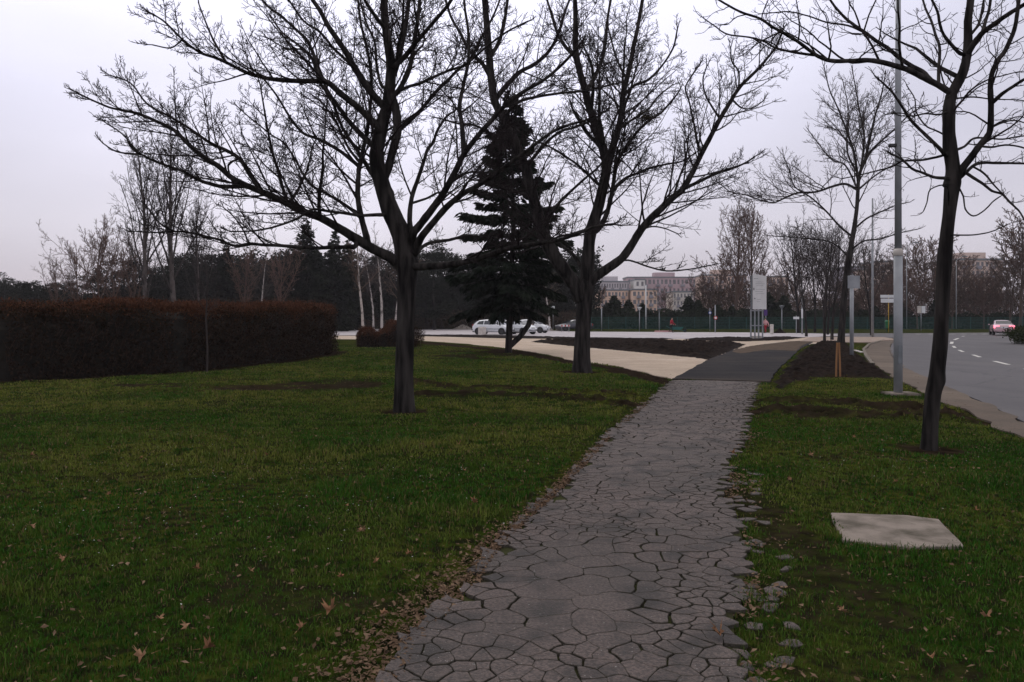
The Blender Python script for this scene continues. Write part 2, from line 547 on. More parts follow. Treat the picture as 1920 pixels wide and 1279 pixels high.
bed_strip = np.array(chain([(785, 629), (860, 628.6), (960, 630), (1080, 633.6), (1270, 635.8), (1200, 637.3), (1080, 636.2), (930, 634.5), (860, 632.5), (785, 630.6)]))
bed_right = np.array(chain([(1443, 726), (1442, 716), (1466, 690), (1504, 655), (1534, 641), (1590, 642), (1600, 655), (1625, 672), (1664, 698), (1680, 712), (1640, 709), (1600, 704), (1565, 703), (1530, 712), (1490, 724), (1466, 732)]))
gut_L = [(4.2, -8), (5.1, 0), (5.95, 6)] + chain([(1920, 820), (1872, 802), (1792, 763), (1731, 737), (1666, 701), (1640, 684), (1627, 668), (1622, 656), (1632, 646), (1660, 638)])
gut_R = [(5.6, -8), (6.3, 0), (7.0, 6)] + chain([(1920, 791), (1836, 751), (1782, 730), (1731, 706), (1695, 690), (1676, 672), (1668, 656), (1672, 645), (1682, 638)])
gutter_poly = np.array(gut_L + gut_R[::-1])
road_poly = np.array(gut_R + chain([(1684, 634), (1640, 632.0), (1560, 631), (1500, 630), (1440, 629.3), (1400, 627.8), (1400, 624.4), (1500, 624.6), (1690, 625)]) + [(60, 92), (95, 101), (150, 112), (150, 96), (95, 84), (70, 78), (50, 71), (38, 59), (31, 48), (27, 40), (19.5, 27), (15.5, 17), (13.4, 8), (12.6, -8)])
slab_poly = np.array(chain([(1558, 962), (1700, 968), (1762, 976), (1806, 1025), (1700, 1026), (1583, 1012)]))
paved = [path_poly, patch_poly, gravel_poly, carpark_poly, gutter_poly, road_poly, slab_poly]

def inside(poly, x, y):
    x = np.asarray(x); y = np.asarray(y)
    r = np.zeros(x.shape, bool)
    n = len(poly)
    for i in range(n):
        x1, y1 = poly[i]
        x2, y2 = poly[(i + 1) % n]
        if y1 == y2:
            continue
        c = ((y1 > y) != (y2 > y)) & (x < (x2 - x1) * (y - y1) / (y2 - y1) + x1)
        r ^= c
    return r
def pdist(poly, x, y, closed=True):
    d = np.full(np.shape(x), 1e9)
    n = len(poly)
    for i in range(n if closed else n - 1):
        a = np.array(poly[i]); b = np.array(poly[(i + 1) % n])
        ab = b - a
        L2 = (ab ** 2).sum() + 1e-9
        t = np.clip(((x - a[0]) * ab[0] + (y - a[1]) * ab[1]) / L2, 0, 1)
        d = np.minimum(d, np.hypot(x - a[0] - t * ab[0], y - a[1] - t * ab[1]))
    return d
def sstep(a, b, x):
    t = np.clip((x - a) / (b - a), 0, 1)
    return t * t * (3 - 2 * t)
ruts = [chain([(770, 716), (860, 729), (960, 728), (1060, 735), (1185, 746)]), chain([(800, 742), (950, 741), (1060, 748), (1180, 760)]),
        chain([(1405, 750), (1500, 752), (1600, 757), (1700, 764), (1835, 792)]), chain([(1400, 774), (1500, 774), (1600, 781), (1690, 786), (1780, 778)])]
rut_w = [.16, .18, .17, .20]
def soil_at(x, y):
    """how bare and muddy the lawn is, 0..1"""
    n = fbm(x * 1.1, y * 1.1)
    n2 = fbm(x * 5 + 3, y * 5, 3)
    s = np.zeros(np.shape(x))
    near = (y > 9) & (y < 30)
    for r, w_ in zip(ruts, rut_w):
        d = np.full(np.shape(x), 9.)
        d[near] = pdist(r, x[near], y[near], False)
        s = np.maximum(s, (1 - sstep(w_ * .9, w_ * 1.8, d + (n2 - .5) * .5)) * .95)
    # churned mud between trunk and hedge
    cx, cy = G(480, 722)
    e = np.hypot((x - cx) / 4.6, (y - cy) / 2.0)
    s = np.maximum(s, (1 - sstep(.55, 1.1, e)) * sstep(.40, .62, n) * .95)
    cx, cy = G(1560, 768)
    e = np.hypot((x - cx) / 3.0, (y - cy) / 1.7)
    s = np.maximum(s, (1 - sstep(.6, 1.1, e)) * sstep(.40, .6, n2) * .8)
    # bare strip below the light path and round the spruce
    e = pdist(chain([(785, 642), (872, 650), (945, 657), (1010, 667), (1080, 680), (1160, 693), (1258, 718)]), x, y, False)
    s = np.maximum(s, (1 - sstep(.10 + y * .006, .3 + y * .012, e + (n - .5) * .8)) * (y > 15))
    cx, cy = G(860, 665)
    e = np.hypot((x - cx) / 4.5, (y - cy) / 6)
    s = np.maximum(s, (1 - sstep(.5, 1.1, e)) * sstep(.42, .6, n) * .7)
    # under the hedge, along the path, round the near trunks
    s = np.maximum(s, 1 - sstep(.1, .9, pdist(hedge_line, x, y, False) - .9))
    for (px, py, r) in ((758, 772, .34), (1090, 698, .5), (1742, 845, .3), (955, 660, 1.3), (1575, 706, .5)):
        cx, cy = G(px, py)
        s = np.maximum(s, 1 - sstep(r * .8, r * 1.7, np.hypot(x - cx, y - cy) + (n2 - .5) * .2))
    # worn right side of the path
    cx, cy = G(1445, 960)
    e = np.hypot((x - cx + .02 * y) / .35, (y - cy) / 3.6)
    s = np.maximum(s, (1 - sstep(.35, .9, e + (n2 - .5) * 1.2)) * .6)
    s = np.maximum(s, sstep(.66, .74, n) * .35)
    return s
hedge_line = [(-30.0, 16.6), (-20., 18.2), (-13.4, 20.6), (-10.6, 24.2), (-9.4, 29.5), (-8.95, 34.5), (-9.1, 37.6)]

def ground_z(x, y):
    x = np.asarray(x, float); y = np.asarray(y, float)
    z = (fbm(x * .5, y * .5) - .5) * .10 * sstep(1, 6, y) * (1 - sstep(30, 45, y)) + (fbm(x * 3, y * 3, 3) - .5) * .03 * (1 - sstep(40, 70, y))
    for r, w_ in zip(ruts, rut_w):
        m = (y > 9) & (y < 30)
        d = np.full(np.shape(x), 9.)
        d[m] = pdist(r, x[m], y[m], False)
        z = z - .08 * (1 - sstep(0, w_ * 1.3, d)) + (.02 + .13 * fbm(x * 5, y * 5, 3)) * np.exp(-((d - w_ * 1.25) / (w_ * .45)) ** 2)
    k = np.ones(np.shape(x))
    for pl in paved:
        bb = (x > pl[:, 0].min() - 1) & (x < pl[:, 0].max() + 1) & (y > pl[:, 1].min() - 1) & (y < pl[:, 1].max() + 1)
        if not bb.any():
            continue
        d = pdist(pl, x[bb], y[bb])
        ins = inside(pl, x[bb], y[bb])
        k[bb] = np.minimum(k[bb], np.where(ins, 0, sstep(0, .5, d)))
        zz = z[bb]
        zz = np.where(ins, -9, zz)
        z[bb] = zz
    z = np.where(z < -5, -.03, z * k - .012 * (1 - k))
    return z

def build_ground():
    ys = np.concatenate([np.linspace(-12, 0, 10), np.arange(.3, 2.5, .3), np.arange(2.5, 26, .07), np.arange(26, 62, .3), np.arange(62, 130, 2.0), np.geomspace(132, 3000, 24)])
    xm = np.concatenate([np.arange(0, 12, .09), np.arange(12, 60, .7), np.geomspace(60, 2500, 26)])
    xs = np.concatenate([-xm[:0:-1], xm])
    X, Y = np.meshgrid(xs, ys)
    Z = ground_z(X.ravel(), Y.ravel())
    S = soil_at(X.ravel(), Y.ravel())
    far = Y.ravel() > 140
    S[far] = 0
    nx, ny = len(xs), len(ys)
    i = (np.arange(ny - 1)[:, None] * nx + np.arange(nx - 1)[None, :]).ravel()
    q = np.stack([i, i + 1, i + nx + 1, i + nx], 1)
    o = mesh_obj('ground', np.stack([X.ravel(), Y.ravel(), Z], 1), (q, np.zeros((0, 3))), M['ground'], None, True, {'soil': S})
    tag(o, kind='structure')
build_ground()

def sheet(name, poly, z, m, thick=0.0):
    n = len(poly)
    v = [(p[0], p[1], z) for p in poly]
    f = [tuple(range(n))]
    if thick:
        v += [(p[0], p[1], z - thick) for p in poly]
        f += [(i, i + n, (i + 1) % n + n, (i + 1) % n) for i in range(n)]
    o = mesh_obj(name, v, f, m)
    return tag(o, kind='structure')
def ragged(poly, step, amp, seed=0):
    out_ = []
    n = len(poly)
    for i in range(n):
        a = Vector(poly[i]); b = Vector(poly[(i + 1) % n])
        L = (b - a).length
        k = max(1, int(L / step))
        nn = Vector((-(b - a).y, (b - a).x)).normalized()
        for j in range(k):
            p = a.lerp(b, j / k)
            out_.append(p + nn * (fb1(p.x * 1.3 + seed, p.y * 1.3) - .5) * amp * 2)
    return [tuple(p) for p in out_]
sheet('gravel_path', ragged(gravel_poly, .6, .22), .008, M['gravel'], .03)
sheet('car_park', carpark_poly, .014, M['carpark'], .04)
sheet('asphalt_patch', ragged(patch_poly, .12, .07, 4), .030, M['new_asphalt'], .05)
sandy = ragged(np.array(chain([(1400, 651), (1432, 646.6), (1480, 641.2), (1528, 638.6), (1506, 648), (1492, 659), (1440, 657), (1388, 664), (1372, 660)])), .25, .12, 7)
sheet('sandy_dirt', sandy, .036, M['sandy_dirt'], .006)
sheet('road', road_poly, .004, M['road'], .03)
sheet('gutter', ragged(gutter_poly, .3, .14, 3), .010, M['gutter'], .03)
pave = np.array(chain([(1520, 633.2), (1600, 632.6), (1655, 633), (1684, 637.5), (1658, 639.5), (1633, 643), (1570, 643), (1500, 641)]))
sheet('pavement', pave, .05, M['pavement'], .06)

def kerb():
    mb = MB()
    pts = [Vector((p[0], p[1], 0)) for p in gut_L if p[1] > 26]
    # resample
    res = []
    for a, b in zip(pts[:-1], pts[1:]):
        k = max(1, int((b - a).length / 1.0))
        res += [a.lerp(b, j / k) for j in range(k)]
    res.append(pts[-1])
    n = len(res)
    vs = []
    for i, p in enumerate(res):
        t = (res[min(i + 1, n - 1)] - res[max(i - 1, 0)]).normalized()
        s = Vector((-t.y, t.x, 0))
        j = (fb1(p.x, p.y) - .5) * .02
        vs += [p + s * .0 + Vector((0, 0, -.03)), p + Vector((0, 0, .055 + j)), p + s * .13 + Vector((0, 0, .06 + j)), p + s * .13 + Vector((0, 0, -.03))]
    fs = [(i * 4 + k, (i + 1) * 4 + k, (i + 1) * 4 + k + 1, i * 4 + k + 1) for i in range(n - 1) for k in range(3)]
    mb.add(vs, fs)
    tag(mb.build('kerb', M['kerb']), kind='structure')
kerb()

def road_marks():
    mb = MB()
    seg = [((1804, 631), (1808, 630.3)), ((1789, 637.5), (1797, 634.5)), ((1784, 645), (1785, 641)), ((1791, 652.5), (1787, 649)), ((1806, 660), (1798, 656.6)),
           ((1838, 670), (1824, 665.6)), ((1891, 684), (1864, 677.5)), ((1960, 702), (1922, 692))]
    for a, b in seg:
        a = Vector((*G(*a), .008)); b = Vector((*G(*b), .008))
        t = (b - a).normalized()
        s = Vector((-t.y, t.x, 0)) * .075
        if a.y > 45: s *= 1.3
        mb.add([a - s, a + s, b + s, b - s], [(0, 3, 2, 1)])
    for px in (1722, 1745, 1765, 1785, 1806, 1826, 1846, 1868, 1890, 1912):
        a = Vector((*G(px - 5, 626.6), .008)); b = Vector((*G(px + 6, 626.5), .008))
        s = Vector((0, .25, 0))
        mb.add([a - s, b - s, b + s, a + s], [(0, 1, 2, 3)])
    tag(mb.build('road_markings', M['paint_road']), kind='structure')
road_marks()

def soil_bed(name, poly, step, amp, fall, seed=0, z0=.012):
    poly = np.asarray(poly)
    xs = np.arange(poly[:, 0].min() - step, poly[:, 0].max() + step, step)
    ys = np.arange(poly[:, 1].min() - step, poly[:, 1].max() + step, step)
    X, Y = np.meshgrid(xs, ys)
    x, y = X.ravel(), Y.ravel()
    d = pdist(poly, x, y) * np.where(inside(poly, x, y), 1, -1) + (fbm(x * 2 + seed, y * 2, 3) - .5) * .35
    h = np.clip(sstep(0, fall, d), 0, 1)
    n = fbm(x * 1.7 + seed, y * 1.7, 3) * .6 + np.abs(fbm(x * 5 + seed, y * 5, 4) - .5) * 2 * 1.3
    z = z0 - .035 * (d < 0) + h * (.03 + amp * n)
    keep = (d > -step)
    nx, ny = len(xs), len(ys)
    i = (np.arange(ny - 1)[:, None] * nx + np.arange(nx - 1)[None, :]).ravel()
    q = np.stack([i, i + 1, i + nx + 1, i + nx], 1)
    q = q[keep[q].all(1)]
    used = np.unique(q)
    rm = np.zeros(len(x), int)
    rm[used] = np.arange(len(used))
    o = mesh_obj(name, np.stack([x, y, z], 1)[used], (rm[q], np.zeros((0, 3))), M['soil'], None, True)
    return tag(o, kind='structure')
soil_bed('soil_bed', bed_right, .05, .13, .45, 2, -.03)
soil_bed('soil_bed', bed_big, .12, .20, .9, 5)
soil_bed('soil_bed', bed_sign, .2, .10, .9, 9)
soil_bed('soil_bed', bed_strip, .2, .06, .5, 12)

# ------------------------------------------------------------------ the cracked path, plate by plate
def clip_half(poly, nx_, ny_, c):
    o = []
    n = len(poly)
    for i in range(n):
        a = poly[i]; b = poly[(i + 1) % n]
        da = nx_ * a[0] + ny_ * a[1] - c
        db = nx_ * b[0] + ny_ * b[1] - c
        if da <= 0:
            o.append(a)
        if (da < 0 < db) or (db < 0 < da):
            t = da / (da - db)
            o.append((a[0] + (b[0] - a[0]) * t, a[1] + (b[1] - a[1]) * t))
    return o
LY = np.array([p[1] for p in path_L]); LX = np.array([p[0] for p in path_L])
RY = np.array([p[1] for p in path_R]); RX = np.array([p[0] for p in path_R])
def xl(y): return float(np.interp(y, LY, LX))
def xr(y): return float(np.interp(y, RY, RX))
def warp(x, y):
    a = .05
    return (x + (fb1(x * 5, y * 5, 2) - .5) * a * 2 + (fb1(x * 16 + 5, y * 16, 2) - .5) * .026,
            y + (fb1(x * 5 + 40, y * 5 + 9, 2) - .5) * a * 2 + (fb1(x * 16 + 15, y * 16 + 7, 2) - .5) * .026)
def build_path():
    rnd = random.Random(11)
    sites = []
    grid = {}
    def radius(x, y):
        a, b = xl(y), xr(y)
        u = (x - a) / (b - a)
        n = fb1(x * 1.1 + 7, y * .8 + 3, 2)
        c = max(0, 1 - abs(u - .44) / .36)
        r = .085 + .36 * c * max(0, (n - .26)) * 2.0 + .05 * n
        return max(.065, min(.55, r * rnd.choice((.5, .7, .9, 1.1, 1.35)))) * (1 if y < 9 else 1.1)
    cell = .45
    for k in range(42000):
        y = rnd.uniform(.8, 20.7)
        a, b = xl(y), xr(y)
        x = rnd.uniform(a - .05, b + (.30 if 3 < y < 8.5 else .05))
        r = radius(x, y)
        g = (int(x // cell), int(y // cell))
        ok = True
        for i in (-1, 0, 1):
            for j in (-1, 0, 1):
                for (sx, sy, sr) in grid.get((g[0] + i, g[1] + j), ()):
                    if (sx - x) ** 2 + ((sy - y)) ** 2 < ((r + sr) * .48) ** 2:
                        ok = False
                        break
                if not ok: break
            if not ok: break
        if ok:
            grid.setdefault(g, []).append((x, y, r))
            sites.append((x, y, r))
    V, FA, var, edg = [], [], [], []
    frag = []
    for (x, y, r) in sites:
        R = 1.0
        poly = [(x - R, y - R), (x + R, y - R), (x + R, y + R), (x - R, y + R)]
        g = (int(x // cell), int(y // cell))
        nb = [s for i in (-2, -1, 0, 1, 2) for j in (-2, -1, 0, 1, 2) for s in grid.get((g[0] + i, g[1] + j), ()) if not (s[0] == x and s[1] == y)]
        nb.sort(key=lambda s: (s[0] - x) ** 2 + (s[1] - y) ** 2)
        for (sx, sy, sr) in nb[:26]:
            dx, dy = sx - x, sy - y
            mx_, my_ = (sx + x) / 2, (sy + y) / 2
            poly = clip_half(poly, dx, dy, dx * mx_ + dy * my_)
            if len(poly) < 3: break
        if len(poly) < 3: continue
        a, b = xl(y), xr(y)
        outer = x > b + .02
        if outer:
            for q in range(9):
                an = q * .7 + x
                poly = clip_half(poly, math.cos(an), math.sin(an), math.cos(an) * x + math.sin(an) * y + rnd.uniform(.04, .095))
                if len(poly) < 3: break
            if len(poly) < 3: continue
        poly = clip_half(poly, 0, 1, 20.62)
        if len(poly) < 3: continue
        if not outer:
            # ragged outline: keep plates near the edge only now and then
            ins = [(p[0], p[1]) for p in poly]
            poly = clip_half(poly, -1, 0, -(a - .03 - .08 * rnd.random()))
            if len(poly) < 3: continue
            poly = clip_half(poly, 1, 0, b + .04 + .10 * rnd.random())
            if len(poly) < 3: continue
            if (x < a + .05 or x > b - .02) and rnd.random() < .35: continue
        else:
            if max(abs(p[0] - x) + abs(p[1] - y) for p in poly) > .5: continue
            if rnd.random() < .62: continue
        if max(abs(p[0] - x) for p in poly) > .9: continue
        cx = sum(p[0] for p in poly) / len(poly)
        cy = sum(p[1] for p in poly) / len(poly)
        st = .035 if y < 7 else (.07 if y < 12 else .14)
        np_ = len(poly)
        area = sum(poly[i][0] * poly[(i + 1) % np_][1] - poly[(i + 1) % np_][0] * poly[i][1] for i in range(np_))
        if area < 0: poly = poly[::-1]
        # every joint has one width, shared by the two plates: hairline, open, or closed
        ews, nrm = [], []
        for i in range(np_):
            p, q = poly[i], poly[(i + 1) % np_]
            mx_, my_ = (p[0] + q[0]) / 2, (p[1] + q[1]) / 2
            u = (math.sin(round(mx_, 3) * 127.1 + round(my_, 3) * 311.7) * 43758.5) % 1
            big_ = fb1(mx_ * .9 + 50, my_ * .9, 2)
            lo = .34 if abs((mx_ - a) / (b - a) - .45) < .3 else .16
            we = (.0004 * (1 + .09 * y)) if (u < lo and not outer) else (.0010 + .0044 * ((u - lo) / (1 - lo)) ** 1.8 * (.5 + big_)) * (1 + .09 * y)
            if outer: we = .004
            L = math.hypot(q[0] - p[0], q[1] - p[1]) + 1e-9
            nrm.append((-(q[1] - p[1]) / L, (q[0] - p[0]) / L)); ews.append(we)
        pts, inw, wd_ = [], [], []
        for i in range(np_):
            p, q = poly[i], poly[(i + 1) % np_]
            L = math.hypot(p[0] - q[0], p[1] - q[1])
            if L < .004: continue
            k = max(1, int(L / st))
            for j in range(k):
                pts.append(warp(p[0] + (q[0] - p[0]) * j / k, p[1] + (q[1] - p[1]) * j / k))
                if j == 0:
                    w0, w1 = ews[i - 1], ews[i]
                    n0, n1 = nrm[i - 1], nrm[i]
                    inw.append((n0[0] * w0 + n1[0] * w1, n0[1] * w0 + n1[1] * w1)); wd_.append(max(w0, w1))
                else:
                    jit = .6 + .8 * rnd.random()
                    inw.append((nrm[i][0] * ews[i] * jit, nrm[i][1] * ews[i] * jit)); wd_.append(ews[i])
        n = len(pts)
        if n < 3: continue
        o = len(V) if not outer else 0
        ring, ed = [], []
        def top(px_, py_):
            return .012 - (.012 if outer else 0) + (fb1(px_ * .7, py_ * .7) - .5) * .03 + (fb1(px_ * 3.1, py_ * 3.1, 2) - .5) * .012
        for lvl in range(3):
            for (vx, vy), (ix, iy), we in zip(pts, inw, wd_):
                if lvl == 2 and we > 0:
                    f_ = 1 + .0035 / we
                else:
                    f_ = 1
                px_, py_ = vx + ix * f_, vy + iy * f_
                tz = top(px_, py_)
                ring.append((px_, py_, tz + (-.022 if lvl == 0 else (-.0025 if (lvl == 1 and we > 0) else 0))))
                ed.append(.0 if (lvl == 2 or (lvl == 1 and we == 0)) else .7)
        fs = []
        for k in range(2):
            for i in range(n):
                j = (i + 1) % n
                fs.append((k * n + i, k * n + j, (k + 1) * n + j, (k + 1) * n + i))
        fs.append(tuple(2 * n + i for i in range(n)))
        vv = min(1, max(0, fb1(x * .9 + 3, y * .9, 3) * 1.4 - .40 + .55 * min(1, max(0, (y - 5) / 8)) + rnd.uniform(-.14, .14)))  # random plate tone, plus the far end's glancing sheen put in as paler colour
        if outer:
            frag.append((ring, fs, vv, ed, cx, cy))
        else:
            FA += [tuple(i + o for i in f) for f in fs]
            V += ring
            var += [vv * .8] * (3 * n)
            edg += ed
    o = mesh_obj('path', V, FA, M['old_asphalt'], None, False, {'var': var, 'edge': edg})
    tag(o, kind='structure')
    frag.sort(key=lambda f: f[5])
    for i, (ring, fs, vv, ed, cx, cy) in enumerate(frag[:70]):
        z = float(ground_z(np.array([cx]), np.array([cy]))[0])
        ring = [(a - cx, b - cy, c + .014) for a, b, c in ring]
        fo = mesh_obj('asphalt_fragment', ring, fs, M['old_asphalt'], None, False, {'var': [vv] * len(ring), 'edge': ed})
        fo.location = (cx, cy, max(z, -.01) - .008)
        tag(fo, 'loose grey piece of broken asphalt in the grass off the right edge of the cracked path', 'asphalt piece', 'broken asphalt pieces off the right edge of the path')
    # the dark joint fill under the plates
    L = ragged(path_poly[::1], .25, .05, 8)
    sheet('path_bed', L, -.004, M['crack_fill'], .03)
build_path()

# concrete cover slab in the lawn
def cover_slab():
    pl = ragged(slab_poly, .05, .035, 6)
    c = slab_poly.mean(0)
    vs, fs = [], []
    n = len(pl)
    for (k, z) in ((1.0, -.06), (1.0, .000), (.985, .007)):
        vs += [((p[0] - c[0]) * k, (p[1] - c[1]) * k, z + (p[0] - c[0]) * .01) for p in pl]
    for k in range(2):
        fs += [(k * n + i, k * n + (i + 1) % n, (k + 1) * n + (i + 1) % n, (k + 1) * n + i) for i in range(n)]
    fs.append(tuple(2 * n + i for i in range(n)))
    o = mesh_obj('concrete_slab', vs, fs, M['concrete'])
    o.location = (c[0], c[1], 0)
    tag(o, 'weathered pale concrete cover slab set flat in the grass right of the path', 'concrete slab')
cover_slab()

# ------------------------------------------------------------------ grass
def build_grass(N):
    R = np.random.RandomState(3)
    yy = np.linspace(1.6, 46, 4000)
    pdf = yy ** -.75
    cdf = np.cumsum(pdf); cdf /= cdf[-1]
    y = np.interp(R.rand(N), cdf, yy)
    x = (R.rand(N) * 2 - 1) * (y * .70 + 2.2)
    keep = np.ones(N, bool)
    edge = (fbm(x * 9, y * 9, 2) - .5) * .14
    for pl in (path_poly, patch_poly, gravel_poly, carpark_poly, gutter_poly, road_poly, slab_poly):
        d = pdist(pl, x, y) * np.where(inside(pl, x, y), 1, -1)
        keep &= d < edge + (.035 if pl is slab_poly else .0)
    keep &= ~(inside(bed_right, x, y) & (R.rand(N) < .97))
    keep &= ~inside(bed_big, x, y)
    keep &= ~inside(road_poly, x, y)
    keep &= x < np.interp(y, [0, 11, 23, 56], [5.4, 7.3, 11.1, 24])
    # leaf litter strip has thin grass
    dl = pdist(path_L, x, y, False)
    keep &= ~((dl < .24 + (fbm(x * 3, y * 3, 3) - .5) * .3) & (R.rand(N) < .85) & (x < xl_arr(y) + .2))
    S = soil_at(x, y)
    clump = fbm(x * 4, y * 4, 3)
    keep &= R.rand(N) > np.clip(S * 1.6, 0, 1)
    keep &= R.rand(N) < .35 + 1.4 * clump
    x, y, S, clump = x[keep], y[keep], S[keep], clump[keep]
    n = len(x)
    z = ground_z(x, y)
    tall = sstep(.52, .72, fbm(x * 1.3 + 31, y * 1.3, 3))
    h = (.014 + .024 * R.rand(n) + .042 * tall * R.rand(n)) * (1 - S * .5) * (.75 + .5 * clump) * (1 + np.clip(y - 6, 0, 30) * .004)
    wd = .0021 * (np.maximum(y, 3.2) / 3.2) ** .95 * (.7 + .6 * R.rand(n))
    a = R.rand(n) * 2 * np.pi
    lean = (R.rand(n) ** 1.5) * 1.1 * h
    la = R.rand(n) * 2 * np.pi
    dx, dy = np.cos(a) * wd, np.sin(a) * wd
    lx, ly = np.cos(la) * lean, np.sin(la) * lean
    b0 = np.stack([x - dx, y - dy, z - .004], 1)
    b1 = np.stack([x + dx, y + dy, z - .004], 1)
    m0 = np.stack([x - dx * .75 + lx * .35, y - dy * .75 + ly * .35, z + h * .6], 1)
    m1 = np.stack([x + dx * .75 + lx * .35, y + dy * .75 + ly * .35, z + h * .6], 1)
    t = np.stack([x + lx, y + ly, z + h * (1 - .25 * (lean / h) / 1.1)], 1)
    V = np.stack([b0, b1, m0, m1, t], 1).reshape(-1, 3)
    i = np.arange(n) * 5
    q = np.stack([i, i + 1, i + 3, i + 2], 1)
    tr = np.stack([i + 2, i + 3, i + 4], 1)
    var = np.repeat(R.rand(n), 5)
    dry = np.clip(fbm(x * .55 + 9, y * .55 + 2, 4) * 2.6 - 1.05 + .42 * sstep(7, 16, y) + .5 * (fbm(x * 3, y * 3 + 7, 3) - .5), 0, 1)
    o = mesh_obj('grass', V, (q, tr), M['grass'], None, False, {'var': var, 'dry': np.repeat(dry, 5)})
    tag(o, 'short winter lawn grass, dark green with yellowish patches', 'grass', kind='stuff')
def xl_arr(y): return np.interp(y, LY, LX)
build_grass(700000)

def flakes(name, x, y, z, size, m, R, curl=.4, flat=.5):
    """small crumpled leaves: each a folded four-point leaf of its own tilt"""
    n = len(x)
    a = R.rand(n) * 2 * np.pi
    tl = (R.rand(n, 2) - .5) * flat * 2
    ux = np.stack([np.cos(a), np.sin(a), tl[:, 0]], 1) * size[:, None]
    vx = np.stack([-np.sin(a), np.cos(a), tl[:, 1]], 1) * size[:, None] * (.45 + .3 * R.rand(n))[:, None]
    c = np.stack([x, y, z], 1)
    up = np.zeros((n, 3)); up[:, 2] = size * curl * (R.rand(n) - .2)
    V = np.stack([c - ux, c - vx + up - ux * .1, c + ux, c + vx + up + ux * .15, c + up * .15], 1).reshape(-1, 3)
    i = np.arange(n) * 5
    tr = np.concatenate([np.stack([i, i + 1, i + 4], 1), np.stack([i + 1, i + 2, i + 4], 1), np.stack([i + 2, i + 3, i + 4], 1), np.stack([i + 3, i, i + 4], 1)])
    return mesh_obj(name, V, (np.zeros((0, 4)), tr), m, None, False, {'var': np.repeat(R.rand(n), 5)})
def litter():
    R = np.random.RandomState(8)
    N = 15000
    y = 2.2 + 13 * R.rand(N) ** 1.9
    off = -.02 - np.abs(R.randn(N)) * (.06 + .15 * (1 - sstep(3.5, 7.5, y))) - .05
    x = xl_arr(y) + off + .10
    k = (R.rand(N) < np.clip(1.5 * fbm(x * 2, y * 2, 3) + .1, 0, 1) * (1 - sstep(6, 15, y) * .75)) & (off > -.55)
    x, y = x[k], y[k]
    # right edge of the path and a thin scatter over the lawn
    y2 = 2.5 + 11 * R.rand(2600)
    x2 = np.interp(y2, RY, RX) + .02 + np.abs(R.randn(2600)) * .14
    k2 = R.rand(2600) < sstep(.45, .7, fbm(x2 * 1.5, y2 * 1.5, 3))
    y3 = 3 + 20 * R.rand(5200) ** 1.3
    x3 = (R.rand(5200) * 2 - 1) * y3 * .7
    k3 = ~inside(path_poly, x3, y3) & ~inside(road_poly, x3, y3) & ~inside(slab_poly, x3, y3)
    x = np.concatenate([x, x2[k2], x3[k3]]); y = np.concatenate([y, y2[k2], y3[k3]])
    z = np.maximum(ground_z(x, y), -.012) + .012 + .016 * R.rand(len(x))
    s = (.007 + .013 * R.rand(len(x)) ** 2) * (1 + y * .02)
    o = flakes('leaf_litter', x, y, z, s, M['litter'], R)
    tag(o, 'brown crumbled leaf litter along the path edges and over the lawn', 'leaf litter', kind='stuff')
    R = np.random.RandomState(9)
    n = 420
    c = np.array([G(480, 930), G(560, 960), G(1850, 880), G(250, 870), G(700, 900), G(1300, 830)])
    j = R.randint(0, 4, n)
    x = c[j, 0] + R.randn(n) * 1.5; y = c[j, 1] + R.randn(n) * 1.1
    k = (y > 3) & ~inside(path_poly, x, y)
    x, y = x[k], y[k]
    o = flakes('daisies', x, y, ground_z(x, y) + .045, .0045 + .003 * R.rand(len(x)), M['daisy'], R, .1, .2)
    tag(o, 'tiny white daisies dotted through the lawn left of the path', 'daisies', kind='stuff')
litter()

def big_leaf(i, px, py, size, label):
    """a fallen lobed leaf, curled at the rim, with its stalk"""
    rnd = random.Random(i)
    x, y = G(px, py)
    z = float(ground_z(np.array([x]), np.array([y]))[0])
    lob = [(-.0, -.9), (.18, -.45), (.75, -.55), (.5, -.1), (1.0, .25), (.45, .35), (.5, .8), (.15, .55), (0, 1.0), (-.17, .5), (-.55, .75), (-.45, .3), (-.95, .2), (-.5, -.1), (-.7, -.6), (-.2, -.45)]
    vs = [(0, 0, .0)]
    ph = rnd.uniform(0, 6)
    am = rnd.uniform(.2, .55)
    for k, (a, b) in enumerate(lob):
        r = math.hypot(a, b)
        vs.append((a * .46 * rnd.uniform(.7, 1.0) * (.6 + .4 * (k % 2 == 0)), b * .46 * rnd.uniform(.75, 1.0), .8 * am * (math.sin(math.atan2(b, a) * 2 + ph) + .8) * r + rnd.uniform(-.05, .07)))
    n = len(lob)
    fs = [(0, 1 + k, 1 + (k + 1) % n) for k in range(n)]
    m = len(vs)
    vs += [(-.02, -.45, .02), (.02, -.45, .02), (.06, -1.0, .12)]
    fs.append((m, m + 1, m + 2))
    vs = [(a * size, b * size, c * size) for a, b, c in vs]
    o = mesh_obj('fallen_leaf', vs, fs, M['dry_leaf'], None, False, {'var': [rnd.random()] * len(vs)})
    o.location = (x, y, max(z, 0) + .040)
    o.rotation_euler = (rnd.uniform(-.4, .4), rnd.uniform(-.4, .4), rnd.uniform(0, 6))
    tag(o, label, 'leaf', 'fallen leaves on the grass')
